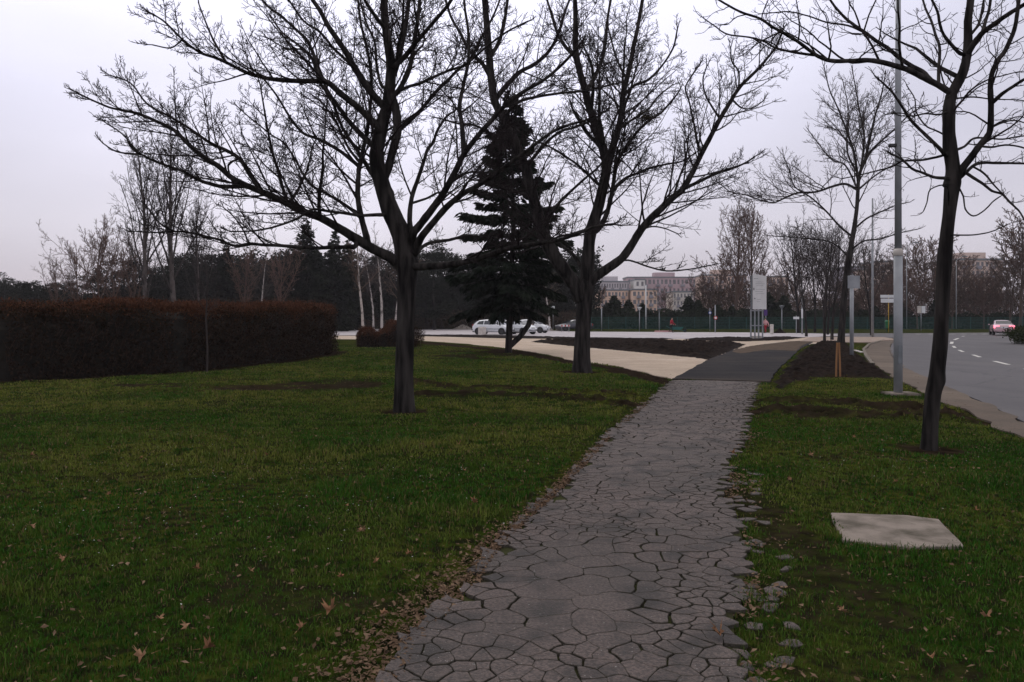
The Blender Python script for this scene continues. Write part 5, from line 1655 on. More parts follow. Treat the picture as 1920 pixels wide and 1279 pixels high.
def hedge(name, line, hw, hfun, n, label, seed, lo='hedge_dark', hi='hedge_top', mid='hedge_mid', tipz=.42):
    R = np.random.RandomState(seed)
    line = np.array(line)
    seg = np.hypot(*(line[1:] - line[:-1]).T)
    cum = np.concatenate([[0], np.cumsum(seg)])
    Ltot = cum[-1]
    def at(s):
        x = np.interp(s, cum, line[:, 0]); y = np.interp(s, cum, line[:, 1])
        e = .05
        x2 = np.interp(s + e, cum, line[:, 0]) - np.interp(s - e, cum, line[:, 0]); y2 = np.interp(s + e, cum, line[:, 1]) - np.interp(s - e, cum, line[:, 1])
        L = np.hypot(x2, y2) + 1e-9
        return x, y, -y2 / L, x2 / L
    c0 = line.mean(0)
    root = empty(name, (c0[0], c0[1], 0))
    # woody core that stops light, lumpy, well inside the leaves
    ns, na = int(Ltot / .35), 15
    V = []
    for i in range(ns + 1):
        s = Ltot * i / ns
        x, y, nx, ny = at(np.array([s]))
        endf = min(1, math.sqrt(max(0, 1 - max(0, 1 - min(s, Ltot - s) / hw) ** 2)) + .05)
        H = hfun(s) * .86
        for k in range(na):
            a = math.pi * k / (na - 1)
            cx = math.cos(a); cz = math.sin(a)
            wx = np.sign(cx) * abs(cx) ** .4 * hw * .78 * endf
            zz = abs(cz) ** .35 * H * (.6 + .4 * endf)
            jj = 1 + (fb1(s * 1.3 + k, k * .9 + seed) - .5) * .25
            V.append((x[0] + nx[0] * wx * jj - c0[0], y[0] + ny[0] * wx * jj - c0[1], zz * jj - (.1 if cz < .01 else 0)))
    q = [(i * na + k, i * na + k + 1, (i + 1) * na + k + 1, (i + 1) * na + k) for i in range(ns) for k in range(na - 1)]
    q2 = [tuple(range(na)), tuple(range(ns * na + na - 1, ns * na - 1, -1))]
    mesh_obj('core', V, q + q2, M['cloth_dark'] if False else M['hedge_core'], root)
    # leaves over the faces and the top
    s = R.rand(n) * (Ltot + .6) - .3
    top = R.rand(n) < .42
    sc_ = np.clip(s, 0, Ltot)
    x, y, nx, ny = at(sc_)
    H = np.array([hfun(v) for v in sc_])
    endf = np.sqrt(np.clip(1 - np.clip(1 - np.minimum(sc_, Ltot - sc_) / hw, 0, 1) ** 2, 0, 1)) * .95 + .05
    bump = (fbm(s * .9 + seed, np.full(n, 3.3), 3) - .5)
    u = np.where(top, (R.rand(n) * 2 - 1), np.sign(R.rand(n) - .35))
    depth = R.rand(n) ** 1.6
    wz = R.rand(n)
    side_n = fbm(s * 1.6, wz * 3 + seed, 3) - .5
    off = np.where(top, u * hw * .96, u * hw * (1 - .22 * depth + side_n * .35) * (1 - .10 * (wz ** 6)))
    z = np.where(top, H * (1 + bump * .09) * (1 - .12 * depth) - np.abs(u) ** 5 * .22 * top, wz * H * .99)
    off = off * endf; z = z * (.72 + .28 * endf)
    C = np.stack([x + nx * off - c0[0], y + ny * off - c0[1], z], 1)
    C += R.randn(n, 3) * .055
    size = R.uniform(.03, .095, n) * 1.15
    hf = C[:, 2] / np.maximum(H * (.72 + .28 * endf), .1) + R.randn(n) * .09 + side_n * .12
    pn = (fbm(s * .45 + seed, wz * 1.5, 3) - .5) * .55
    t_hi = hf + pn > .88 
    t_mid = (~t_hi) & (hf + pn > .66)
    for nm, m_, sel, upv, nar in (('foliage', lo, ~(t_hi | t_mid), .1, .6), ('mid_shoots', mid, t_mid, .5, .45), ('red_shoots', hi, t_hi, .9, .35)):  # middle band of shoots, own colour between dark leaves and red tips
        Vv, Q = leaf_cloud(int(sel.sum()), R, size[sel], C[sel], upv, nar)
        mesh_obj('shoots' if nm == 'mid_shoots' else nm, Vv, (Q, np.zeros((0, 3))), M[m_], root, False, {'var': np.repeat(R.rand(int(sel.sum())), 4)})
    # thin bare shoots standing out of the top
    tb = []
    m = int(Ltot * 90)
    ss = R.rand(m) * Ltot
    x, y, nx, ny = at(ss)
    for i in range(m):
        w_ = (R.rand() * 2 - 1) * hw * .9
        H_ = hfun(ss[i])
        p = Vector((x[i] + nx[i] * w_ - c0[0], y[i] + ny[i] * w_ - c0[1], H_ * .85))
        d = Vector((R.randn() * .25, R.randn() * .25, 1)).normalized()
        L = H_ * .10 + R.rand() ** 2 * tipz * (.4 + 1.2 * fb1(ss[i] * .8, 2.2))
        tb.append(([p, p + d * L * .5 + Vector((R.randn() * .02, 0, 0)), p + d * L], [.004, .0035, .003], 3))
    for i in range(int(Ltot * 70)):
        q = R.rand() * Ltot
        xx, yy, nx_, ny_ = at(np.array([q]))
        e = math.sqrt(max(0, 1 - max(0, 1 - min(q, Ltot - q) / hw) ** 2))
        sd = -1 if R.rand() < .8 else 1
        H_ = hfun(q)
        z0 = H_ * R.rand() * .75
        p = Vector((xx[0] + nx_[0] * sd * hw * .85 * e - c0[0], yy[0] + ny_[0] * sd * hw * .85 * e - c0[1], z0))
        d = Vector((nx_[0] * sd * .5 + R.randn() * .35, ny_[0] * sd * .5 + R.randn() * .35, .9)).normalized()
        L = .15 + .3 * R.rand()
        tb.append(([p, p + d * L * .5, p + d * L], [.0045, .004, .003], 3))
    tubes_mesh('twigs', tb, M['hedge_twig'], root)
    tag(root, label, 'hedge')
    return root
M['hedge_core'] = mat('hedge_core', (.010, .009, .008), (.022, .018, .014), 3, .95, .8, 10)
M['hedge_twig'] = mat('hedge_twig', (.055, .030, .022), (.10, .048, .030), 2, .9)
hl = [(p[0], p[1]) for p in hedge_line]
def h1(s):
    return 1.70 + .50 * min(1, s / 34) + .06 * math.sin(s * .7) + .04 * math.sin(s * 1.9)
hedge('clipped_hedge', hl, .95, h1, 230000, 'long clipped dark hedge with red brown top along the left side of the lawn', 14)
def h2(s):
    return .95 + .55 * math.exp(-((s - 2.4) / .6) ** 2) + .16 * math.sin(s * 4.3) + .08 * math.sin(s * 11)
c1, c2, c3 = G(668, 652), G(712, 652), G(752, 651)
hedge('low_hedge', [(c1[0], c1[1] + .7), (c2[0], c2[1] + .8), (c3[0] + .15, c3[1] + .8)], .55, h2, 17000, 'low rust coloured hedge between the long hedge and the near trunk', 18, mid='hedge_top')
def bush(name, px, py, w_, h_, n, mm, label, seed, sz=.07):
    R = np.random.RandomState(seed)
    x, y = G(px, py)
    root = empty(name, (x, y, 0))
    u = R.randn(n, 3); u /= np.linalg.norm(u, axis=1, keepdims=True)
    r = R.rand(n) ** .35
    lump = 1 + (fbm(u[:, 0] * 2.5 + seed, u[:, 2] * 2.5 + u[:, 1], 3) - .5) * .9
    C = u * (r * lump)[:, None] * np.array([w_, w_, h_ * .55]) + np.array([0, 0, h_ * .5])
    C[:, 2] = np.abs(C[:, 2])
    V, Q = leaf_cloud(n, R, R.uniform(.6, 1.4, n) * sz, C, .3, .5)
    mesh_obj('foliage', V, (Q, np.zeros((0, 3))), M[mm], root, False, {'var': np.repeat(R.rand(n), 4)})
    tb = []
    for i in range(14):
        a = R.rand() * 6.28
        e = Vector((math.cos(a) * w_ * .7, math.sin(a) * w_ * .7, h_ * (.5 + .4 * R.rand())))
        tb.append(([Vector((0, 0, -.05)), e * .45 + Vector((0, 0, .1)), e], [.02, .014, .006], 4))
    tubes_mesh('stems', tb, M['twig_brown'], root)
    return tag(root, label, 'bush')
bush('rust_bush', 779, 652, .55, 1.2, 5000, 'hedge_mid', 'thin brown bush right behind the near trunk, in front of the light path', 31, .05)
bush('verge_bush', 1938, 660, 1.9, 1.25, 9000, 'hedge_green', 'low green bush on the grass verge at the right edge beside the road', 32, .12) if False else None
M['hedge_green'] = leaf_mat('bush_green', (.02, .035, .015), (.04, .055, .02), (.07, .075, .03))
bush('verge_bush', 1948, 645, 1.9, 1.2, 9000, 'hedge_green', 'low green bush on the grass verge at the right edge beside the road', 32, .12)

def mass(name, x0, x1, y0, y1, hf, n, m, size, label, seed, up=.3, narrow=.5, cat='undergrowth'):
    R = np.random.RandomState(seed)
    x = x0 + (x1 - x0) * R.rand(n)
    y = y0 + (y1 - y0) * R.rand(n)
    H = hf(x) * (.65 + .7 * fbm(x * .35 + seed, y * .35, 4))
    z = H * R.rand(n) ** .8
    V, Q = leaf_cloud(n, R, R.uniform(.6, 1.5, n) * size, np.stack([x, y, z], 1), up, narrow)
    o = mesh_obj(name, V, (Q, np.zeros((0, 3))), M[m], None, False, {'var': np.repeat(R.rand(n), 4)})
    return tag(o, label, cat, kind='stuff')
def mistletoe():
    R = np.random.RandomState(6)
    c = P(1216, 221, G(1090, 698)[1] - .4)
    root = empty('mistletoe', c)
    n = 900
    u = R.randn(n, 3); u /= np.linalg.norm(u, axis=1, keepdims=True)
    V, Q = leaf_cloud(n, R, R.uniform(.04, .07, n), u * (.30 * R.rand(n) ** .6)[:, None] * np.array([1.2, 1, .7]), 0, .4)
    mesh_obj('leaves', V, (Q, np.zeros((0, 3))), M['mistletoe'], root, False, {'var': np.repeat(R.rand(n), 4)})
    tubes_mesh('stems', [([Vector((0, 0, 0)), Vector(tuple(d * .15)), Vector(tuple(d * .3))], [.008, .006, .004], 4) for d in u[:30]], M['twig_dark'], root)
    tag(root, 'small mistletoe clump high in the leafless tree beside the light path', 'mistletoe')
M['mistletoe'] = leaf_mat('mistletoe', (.05, .045, .02), (.08, .07, .025), (.07, .045, .02))
mistletoe()
mass('wood', -105, 14, 124, 140, lambda x: 9.3 + 2.0 * np.sin(x * .12) - np.clip((-x - 50) * .12, 0, 5), 190000, 'needle_far', .5, 'dark far wood closing the view behind the hedge and the parked cars', 41)
M['brush'] = leaf_mat('brush', (.055, .036, .028), (.085, .055, .04), (.055, .055, .030))
mass('undergrowth', -95, 10, 112, 123, lambda x: 2.4 + 0 * x, 45000, 'brush', .28, 'low dark brush at the foot of the wood behind the car park', 42, .8, .25)
mass('thicket', 8, 120, 132, 150, lambda x: 6.0 + 1.2 * np.sin(x * .2) - 3.8 * (x < 33) + np.clip((x - 70) * .05, 0, 2), 110000, 'brush', .45, 'brown leafless thicket beyond the green fence, thickest behind the road', 43, .8, .2)

def by_group(g):
    return [o for o in bpy.data.objects if o.get('group') == g and not o.parent]
ang = lambda o: o.location.x / o.location.y
relabel(by_group('pines of the wood over the hedge'), 'dark pine of the wood over the hedge, %s from the left', ang)
relabel(by_group('pines of the wood behind the car park'), 'dark pine of the wood behind the car park, %s from the left', ang)
relabel(by_group('small conifers behind the fence'), 'small dark conifer over the evergreen hedge behind the fence, %s from the left', ang)
relabel(by_group('brown bare trees behind the green fence'), 'brown leafless tree behind the green fence, %s from the left', ang)
relabel([o for o in by_group('fallen leaves on the grass') if 'singly' in o['label']], 'small dry brown leaf lying singly on the lawn, %s nearest', lambda o: o.location.y)
relabel(by_group('broken asphalt pieces off the right edge of the path'), 'loose asphalt piece off the path\'s right edge, %s nearest', lambda o: o.location.y)
# ------------------------------------------------------------------ street furniture
def lamp_post_main():
    x, y = G(1684, 741)
    root = empty('lamp_post', (x, y, 0))
    MB().tube([(0, 0, -.1), (0, 0, 2.95)], [.088, .086], 20).build('lower_pole', M['steel'], root, True)
    MB().lathe((0, 0, 2.9), [(.086, 0), (.097, .01), (.097, .10), (.072, .15)], 20).build('collar', M['rust_white'], root, True)
    MB().tube([(0, 0, 3.0), (0, 0, 6.5), (0, 0, 9.6)], [.070, .060, .045], 18).build('upper_pole', M['steel'], root, True)
    MB().box((0, -.087, .85), (.09, .012, .38), bev=.004).build('service_door', M['grey_paint'], root)
    MB().box((-.12, 0, 5.2), (.14, .10, .07), bev=.008).build('junction_box', M['plastic_black'], root)
    MB().tube([(0, 0, 9.5), (.4, 0, 9.9), (1.3, 0, 10.05)], [.035, .03, .028], 10).build('arm', M['steel'], root, True)
    MB().box((1.6, 0, 10.05), (.7, .24, .12), bev=.03).build('lamp_head', M['grey_paint'], root)
    MB().box((.05, 0, .02), (.62, .5, .08), bev=.015).build('footing', M['concrete'], root)
    tag(root, 'tall grey steel lamp post on the grass strip, nearest of the lamp posts', 'lamp post')
lamp_post_main()

def street_lamp(px, foot, top, head, label, arm=1.6, r=.075, ring=True):
    x, y = G(px, foot)
    root = empty('street_lamp', (x, y, 0))
    h = height_for(top, y)
    MB().tube([(0, 0, -.1), (0, 0, h)], [r, r * .6], 10).build('pole', M['steel'], root, True)
    if head:
        s = head
        MB().tube([(0, 0, h - .1), (s * arm * .4, 0, h + .35), (s * arm, 0, h + .55)], [.04, .035, .03], 8).build('arm', M['steel'], root, True)
        MB().box((s * (arm + .3), 0, h + .57), (.8, .3, .15), bev=.04).build('lamp_head', M['grey_paint'], root)
    if ring:
        MB().lathe((0, 0, 1.6), [(r * 1.05, 0), (r * 1.15, .02), (r * 1.15, .9), (r * .9, .95)], 10).build('sleeve', M['white_paint'], root, True)
    tag(root, label, 'street lamp')
street_lamp(1504, 627, 520, 0, 'tall grey lamp post with white sleeve right of the notice board')
street_lamp(1636, 633, 372, 0, 'very thin tall lamp post rising left of the nearest lamp post', r=.11, ring=False)
street_lamp(1700, 617, 462, .5, 'far street lamp with short arm just right of the nearest lamp post', ring=False, arm=2.5)
street_lamp(1793, 617, 488, .5, 'far street lamp with curved arm right of the roadside tree', ring=False, arm=2.2)

def path_lamp(px, foot, top, label, mt='grey_paint'):
    x, y = G(px, foot)
    root = empty('path_lamp', (x, y, 0))
    h = height_for(top, y)
    MB().tube([(0, 0, -.1), (0, 0, h - .35)], [.055, .045], 10).build('pole', M['steel'], root, True)
    MB().lathe((0, 0, h - .4), [(.05, 0), (.10, .06), (.22, .30), (.30, .33), (.30, .37), (.05, .42)], 14).build('lamp_shade', M[mt], root, True)
    tag(root, label, 'path lamp', 'low path lamps round the car park')
path_lamp(1199, 622, 576, 'low lamp with pale funnel head beyond the car park, left of the white pole', 'white_paint')
path_lamp(1236, 621, 578, 'low lamp with funnel head left of the person in red')
path_lamp(1466, 624, 573, 'low lamp with funnel head between the white board and tall lamp post')

def pole(name, px, foot, top, r, mt, label, cat='post', parts=None):
    x, y = G(px, foot)
    root = empty(name, (x, y, 0))
    h = height_for(top, y)
    MB().tube([(0, 0, -.1), (0, 0, h)], [r, r], 10).build('pole', M[mt], root, True)
    if parts: parts(root, y, h)
    tag(root, label, cat)
    return root
pole('flag_pole', 1211, 617, 535, .09, 'white_paint', 'white pole without flag standing between two low lamps', 'pole')
pole('fence_gate_post', 1128, 620, 577, .07, 'steel', 'thin grey post just right of the second leafless tree')
pole('cut_post', 1027, 616, 588, .10, 'rust_white', 'pale short post left one of the two behind the parked cars')
pole('cut_post', 1032, 616, 590, .07, 'rust_white', 'pale short post right one of the two behind the parked cars')
def sgn(px0, px1, py0, py1, mt, back='grey_paint', thick=.03):
    def f(root, y, h):
        s = y / F
        w_, h_ = (px1 - px0) * s, (py1 - py0) * s
        zc = CH + (HY - (py0 + py1) / 2) * s
        MB().box(((px0 + px1) / 2 * s - CX * s - root.location.x, -.07, zc), (w_, thick, h_), bev=.01).build('sign_panel', M[mt], root)
    return f
def disc(pxc, pyc, rpx, mt, name='sign_disc', ring=None):
    def f(root, y, h):
        s = y / F
        z = CH + (HY - pyc) * s
        dx = (pxc - CX) * s - root.location.x
        n = 20
        mb = MB()
        vs = [(dx + rpx * s * math.cos(2 * math.pi * k / n), yy, z + rpx * s * math.sin(2 * math.pi * k / n)) for yy in (-.08, -.05) for k in range(n)]
        mb.add(vs, [tuple(range(n)), tuple(range(2 * n - 1, n - 1, -1))] + [(k, k + n, (k + 1) % n + n, (k + 1) % n) for k in range(n)])
        mb.build(name, M[mt], root)
        if ring:
            vs = [(dx + rpx * .62 * s * math.cos(2 * math.pi * k / n), -.085, z + rpx * .62 * s * math.sin(2 * math.pi * k / n)) for k in range(n)]
            MB().add(vs, [tuple(range(n))]).build('sign_face', M[ring], root)
    return f
def combo(*fs):
    def f(r, y, h):
        for q in fs: q(r, y, h)
    return f
pole('road_sign', 1331, 621, 578, .045, 'steel', 'blue round sign on a post left of the red and white sign post', 'road sign', disc(1331, 586.5, 3.2, 'blue', ring='white_paint'))
pole('road_sign', 1341, 624, 572, .06, 'steel', 'grey post carrying a small white disc with red rim near the board', 'road sign', disc(1341.5, 596, 3.6, 'red', ring='white_paint'))
pole('road_sign', 947, 622, 566, .05, 'steel', 'round grey backed sign on a thin post behind the white hatchback', 'road sign', disc(947, 578, 3.3, 'grey_paint'))
pole('road_sign', 1037, 618, 574, .05, 'steel', 'white square sign with a dark mark behind the parked cars', 'road sign', combo(sgn(1033, 1040, 574, 583, 'white_paint'), sgn(1035.5, 1038, 576, 582, 'text', thick=.05)))
def grey_back(root, y, h):
    s = y / F
    sgn(1588, 1611, 517, 541, 'steel')(root, y, h)
    for z in (520, 536):
        MB().box((0, -.045, CH + (HY - z) * s), (.34, .02, .03)).build('bracket', M['steel'], root)
pole('road_sign', 1597, 672, 516, .075, 'steel', 'grey back of a square road sign in the soil, right of the staked tree', 'road sign', grey_back)
pole('road_sign', 1493, 626, 592, .04, 'steel', 'small white direction plate left of the tall sleeved lamp post', 'road sign', sgn(1487, 1498, 594, 598.5, 'white_paint'))
pole('road_sign', 1666, 623, 552, .04, 'yellow', 'two white name plates on a yellow post left of the nearest lamp post', 'road sign', combo(sgn(1650, 1679, 553, 558.5, 'white_paint'), sgn(1651, 1679, 560, 567.5, 'white_paint')))
pole('road_sign', 1727, 621, 574, .045, 'steel', 'white square double sign on the verge between lamp post and roadside tree', 'road sign', combo(sgn(1719.5, 1726.5, 574, 587, 'rust_white'), sgn(1727.5, 1734.5, 574, 587, 'white_paint')))
pole('road_sign', 1783, 613, 575, .05, 'steel', 'pale sign panel on a post just right of the roadside tree', 'road sign', combo(sgn(1779, 1787, 577, 588, 'rust_white'), sgn(1779, 1787, 592, 596, 'grey_paint')))
pole('road_sign', 1859, 613, 584, .04, 'steel', 'narrow white marker on a post behind the silver car', 'road sign', sgn(1857.5, 1861.5, 585, 592, 'white_paint'))
pole('sign_banner', 1436, 622, 578, .05, 'steel', 'purple panel on a post just below and right of the white board', 'sign', sgn(1432, 1438.5, 581, 592, 'purple'))

def board():
    x, y = G(1419, 637)
    s = y / F
    root = empty('notice_board', (x, y, 0))
    def X(px): return (px - CX) * s - x
    def Z(py): return CH + (HY - py) * s
    yaw = math.radians(-14)
    fr = MB()
    for px in (1408, 1415.5, 1422.5, 1430):
        MB().box((X(px), .02, (Z(580) - .1) / 2), (.095, .095, Z(580) + .1), bev=.008).build('leg', M['steel'], root)
    for py in (582.5, 610.5):
        MB().box((X(1419), -.05, Z(py)), (X(1431.5) - X(1406.5), .05, .085), bev=.006).build('crossbar', M['steel'], root)
    for px in (1411.5, 1418.5, 1426):
        MB().box((X(px), 0, .12), (.16, .16, .34), bev=.02).build('post_base', M['rust_white'], root)
    mb = MB()
    x0, x1, z0 = X(1410.5), X(1438), Z(580)
    zl, zr = Z(513), Z(518)
    mb.add([(x0, -.12, z0), (x1, .10, z0), (x1, .10, zr), (x0, -.12, zl), (x0, -.07, z0), (x1, .15, z0), (x1, .15, zr), (x0, -.07, zl)],
           [(0, 1, 2, 3), (7, 6, 5, 4), (0, 4, 5, 1), (1, 5, 6, 2), (2, 6, 7, 3), (3, 7, 4, 0)])
    pn = mb.build('panel', M['white_paint'], root)
    # the faint lines of print
    tx = MB()
    lines = [(1413, 1421, 523, .9), (1416, 1432, 529, .5), (1416, 1434, 532.5, .6), (1418, 1432, 536, .5), (1417, 1435, 543, .6), (1416, 1430, 547, .6), (1418, 1433, 551, .5), (1413, 1416.5, 561, 2.2), (1419, 1427, 562, .6), (1419, 1426, 566, .5), (1411.5, 1414, 544, 4)]
    for a, b, py, t in lines:
        k = a
        while k < b:
            wl = min(b - k, 1.2 + 1.3 * ((k * 7.3) % 1))
            u0, u1 = (X(k) - x0) / (x1 - x0), (X(k + wl) - x0) / (x1 - x0)
            zc = Z(py)
            tx.add([(X(k), -.125 + .22 * u0, zc), (X(k + wl), -.125 + .22 * u1, zc), (X(k + wl), -.125 + .22 * u1, zc + t * s), (X(k), -.125 + .22 * u0, zc + t * s)], [(0, 1, 2, 3)])
            k += wl + .45
    tx.build('lettering', M['text'], pn)
    MB().box((X(1408.3), -.08, (Z(580) + Z(517)) / 2), (.08, .14, Z(517) - Z(580)), bev=.01).build('side_rail', M['grey_paint'], root)
    tag(root, 'large white printed board on a four legged steel frame in the soil bed', 'notice board')
board()

def bin_(px, foot, top, w_, mt, label, name='litter_bin', lid=None):
    x, y = G(px, foot)
    h = height_for(top, y)
    root = empty(name, (x, y, 0))
    r = w_ * y / F / 2
    MB().lathe((0, 0, 0), [(r * .92, 0), (r, .05), (r, h * .82), (r * 1.05, h * .84), (r * 1.05, h * .93), (r * .9, h)], 8).build('body', M[mt], root)
    MB().lathe((0, 0, h - .01), [(r * .7, 0), (r * .7, .02)], 8).build('opening', M['plastic_black'], root)
    tag(root, label, 'litter bin' if 'bin' in name else 'post')
bin_(904, 628, 613, 15, 'rust_white', 'squat beige concrete bin in front of the white hatchback')
bin_(1447, 627, 608, 7, 'rust_white', 'narrow pale bin right of the person in pink')
def green_bin():
    x, y = G(1663, 622)
    s = y / F
    root = empty('hanging_bin', (x, y, 0))
    MB().tube([(0, .1, -.1), (0, .1, 1.5)], .04, 8).build('post', M['green_metal'], root)
    MB().lathe((0, -.12, .4), [(.16, 0), (.2, .1), (.26, .75), (.28, .78), (.28, .86), (.2, .95)], 12).build('bucket', M['green_plastic'], root, True)
    tag(root, 'bright green litter bin on a post behind the junction', 'litter bin')
green_bin()

# two raw wooden stakes of the street tree
for px, lean, lb in ((1567.5, .03, 'rough orange brown wooden stake, left one of the pair before the street tree'), (1575.5, -.035, 'rough orange brown wooden stake, right one of the pair before the street tree')):
    x, y = G(px, 706)
    root = MB().tube([(0, 0, -.2), (lean * .3, 0, .35), (lean, 0, .93)], [.027, .026, .025], 7).build('wooden_stake', M['wood_new'])
    root.location = (x, y, 0)
    tag(root, lb, 'stake', 'wooden stakes of the street tree')

# low cable of planks lying in the grass by the kerb
a = Vector((*G(1603, 658), 0)); b = Vector((*G(1617, 662), 0))
o = MB().box((0, 0, .03), ((b - a).length, .14, .05), bev=.005).build('plank', M['rust_white'])
o.location = (a + b) / 2
o.rotation_euler = (0, 0, math.atan2((b - a).y, (b - a).x))
tag(o, 'pale plank lying in the grass beside the kerb near the square sign post', 'plank')

# ------------------------------------------------------------------ mounds
def mound(px, foot, wpx, h, label, mt='dirt_mound', seed=0):
    x, y = G(px, foot)
    w_ = wpx * y / F / 2
    n, m = 36, 9
    vs = [(0, 0, h)]
    for i in range(1, m + 1):
        t = i / m
        for k in range(n):
            a = 2 * math.pi * k / n
            lump = 1 + (fb1(math.cos(a) * 1.5 + seed, math.sin(a) * 1.5) - .5) * .6
            z = h * (1 - t) ** 1.1 * (1 + (fb1(k * .9 + seed, i * 1.3) - .5) * .5) - (.05 if i == m else 0)
            vs.append((math.cos(a) * w_ * t * lump, math.sin(a) * w_ * .6 * t * lump, z))
    fs = [(0, 1 + k, 1 + (k + 1) % n) for k in range(n)]
    for i in range(m - 1):
        for k in range(n):
            fs.append((1 + i * n + k, 1 + (i + 1) * n + k, 1 + (i + 1) * n + (k + 1) % n, 1 + i * n + (k + 1) % n))
    o = mesh_obj('soil_heap', vs, fs, M[mt], None, True)
    o.location = (x, y, 0)
    tag(o, label, 'heap')
mound(868, 618, 46, .75, 'low pale heap of gravel left behind the white hatchback', seed=1)
mound(1026, 621, 30, .9, 'reddish heap of rubble right of the parked cars', seed=2)
mound(1053, 621, 28, .7, 'second smaller heap of rubble left of the second leafless tree', seed=3)
mound(1462, 625, 26, .55, 'low earthy heap at the foot of the low lamp by the board', 'soil', seed=4)

# small white cabinet behind
x, y = G(877, 616)
root = empty('utility_cabinet', (x, y, 0))
MB().box((0, 0, .75), (.85, .4, 1.3), bev=.02).build('body', M['rust_white'], root)
MB().box((0, 0, .05), (.95, .5, .14), bev=.01).build('plinth', M['concrete'], root)
MB().box((.0, -.205, .75), (.02, .015, 1.2)).build('door_gap', M['plastic_black'], root)
tag(root, 'pale utility cabinet left of the white hatchback at the wood edge', 'cabinet')

def barrier():
    x, y = G(1060, 623)
    root = empty('road_barrier', (x, y, 0))
    MB().box((0, 0, .75), (1.1, .05, .22), bev=.01).build('board', M['white_paint'], root)
    for k in (-.4, 0, .4):
        MB().box((k, -.03, .75), (.16, .03, .2)).build('red_stripe', M['red'], root)
    for k in (-.42, .42):
        MB().tube([(k, -.2, 0), (k, 0, .8), (k, .2, 0)], .025, 6).build('leg', M['steel'], root)
    tag(root, 'small red and white work barrier left of the second leafless tree', 'barrier')
barrier()

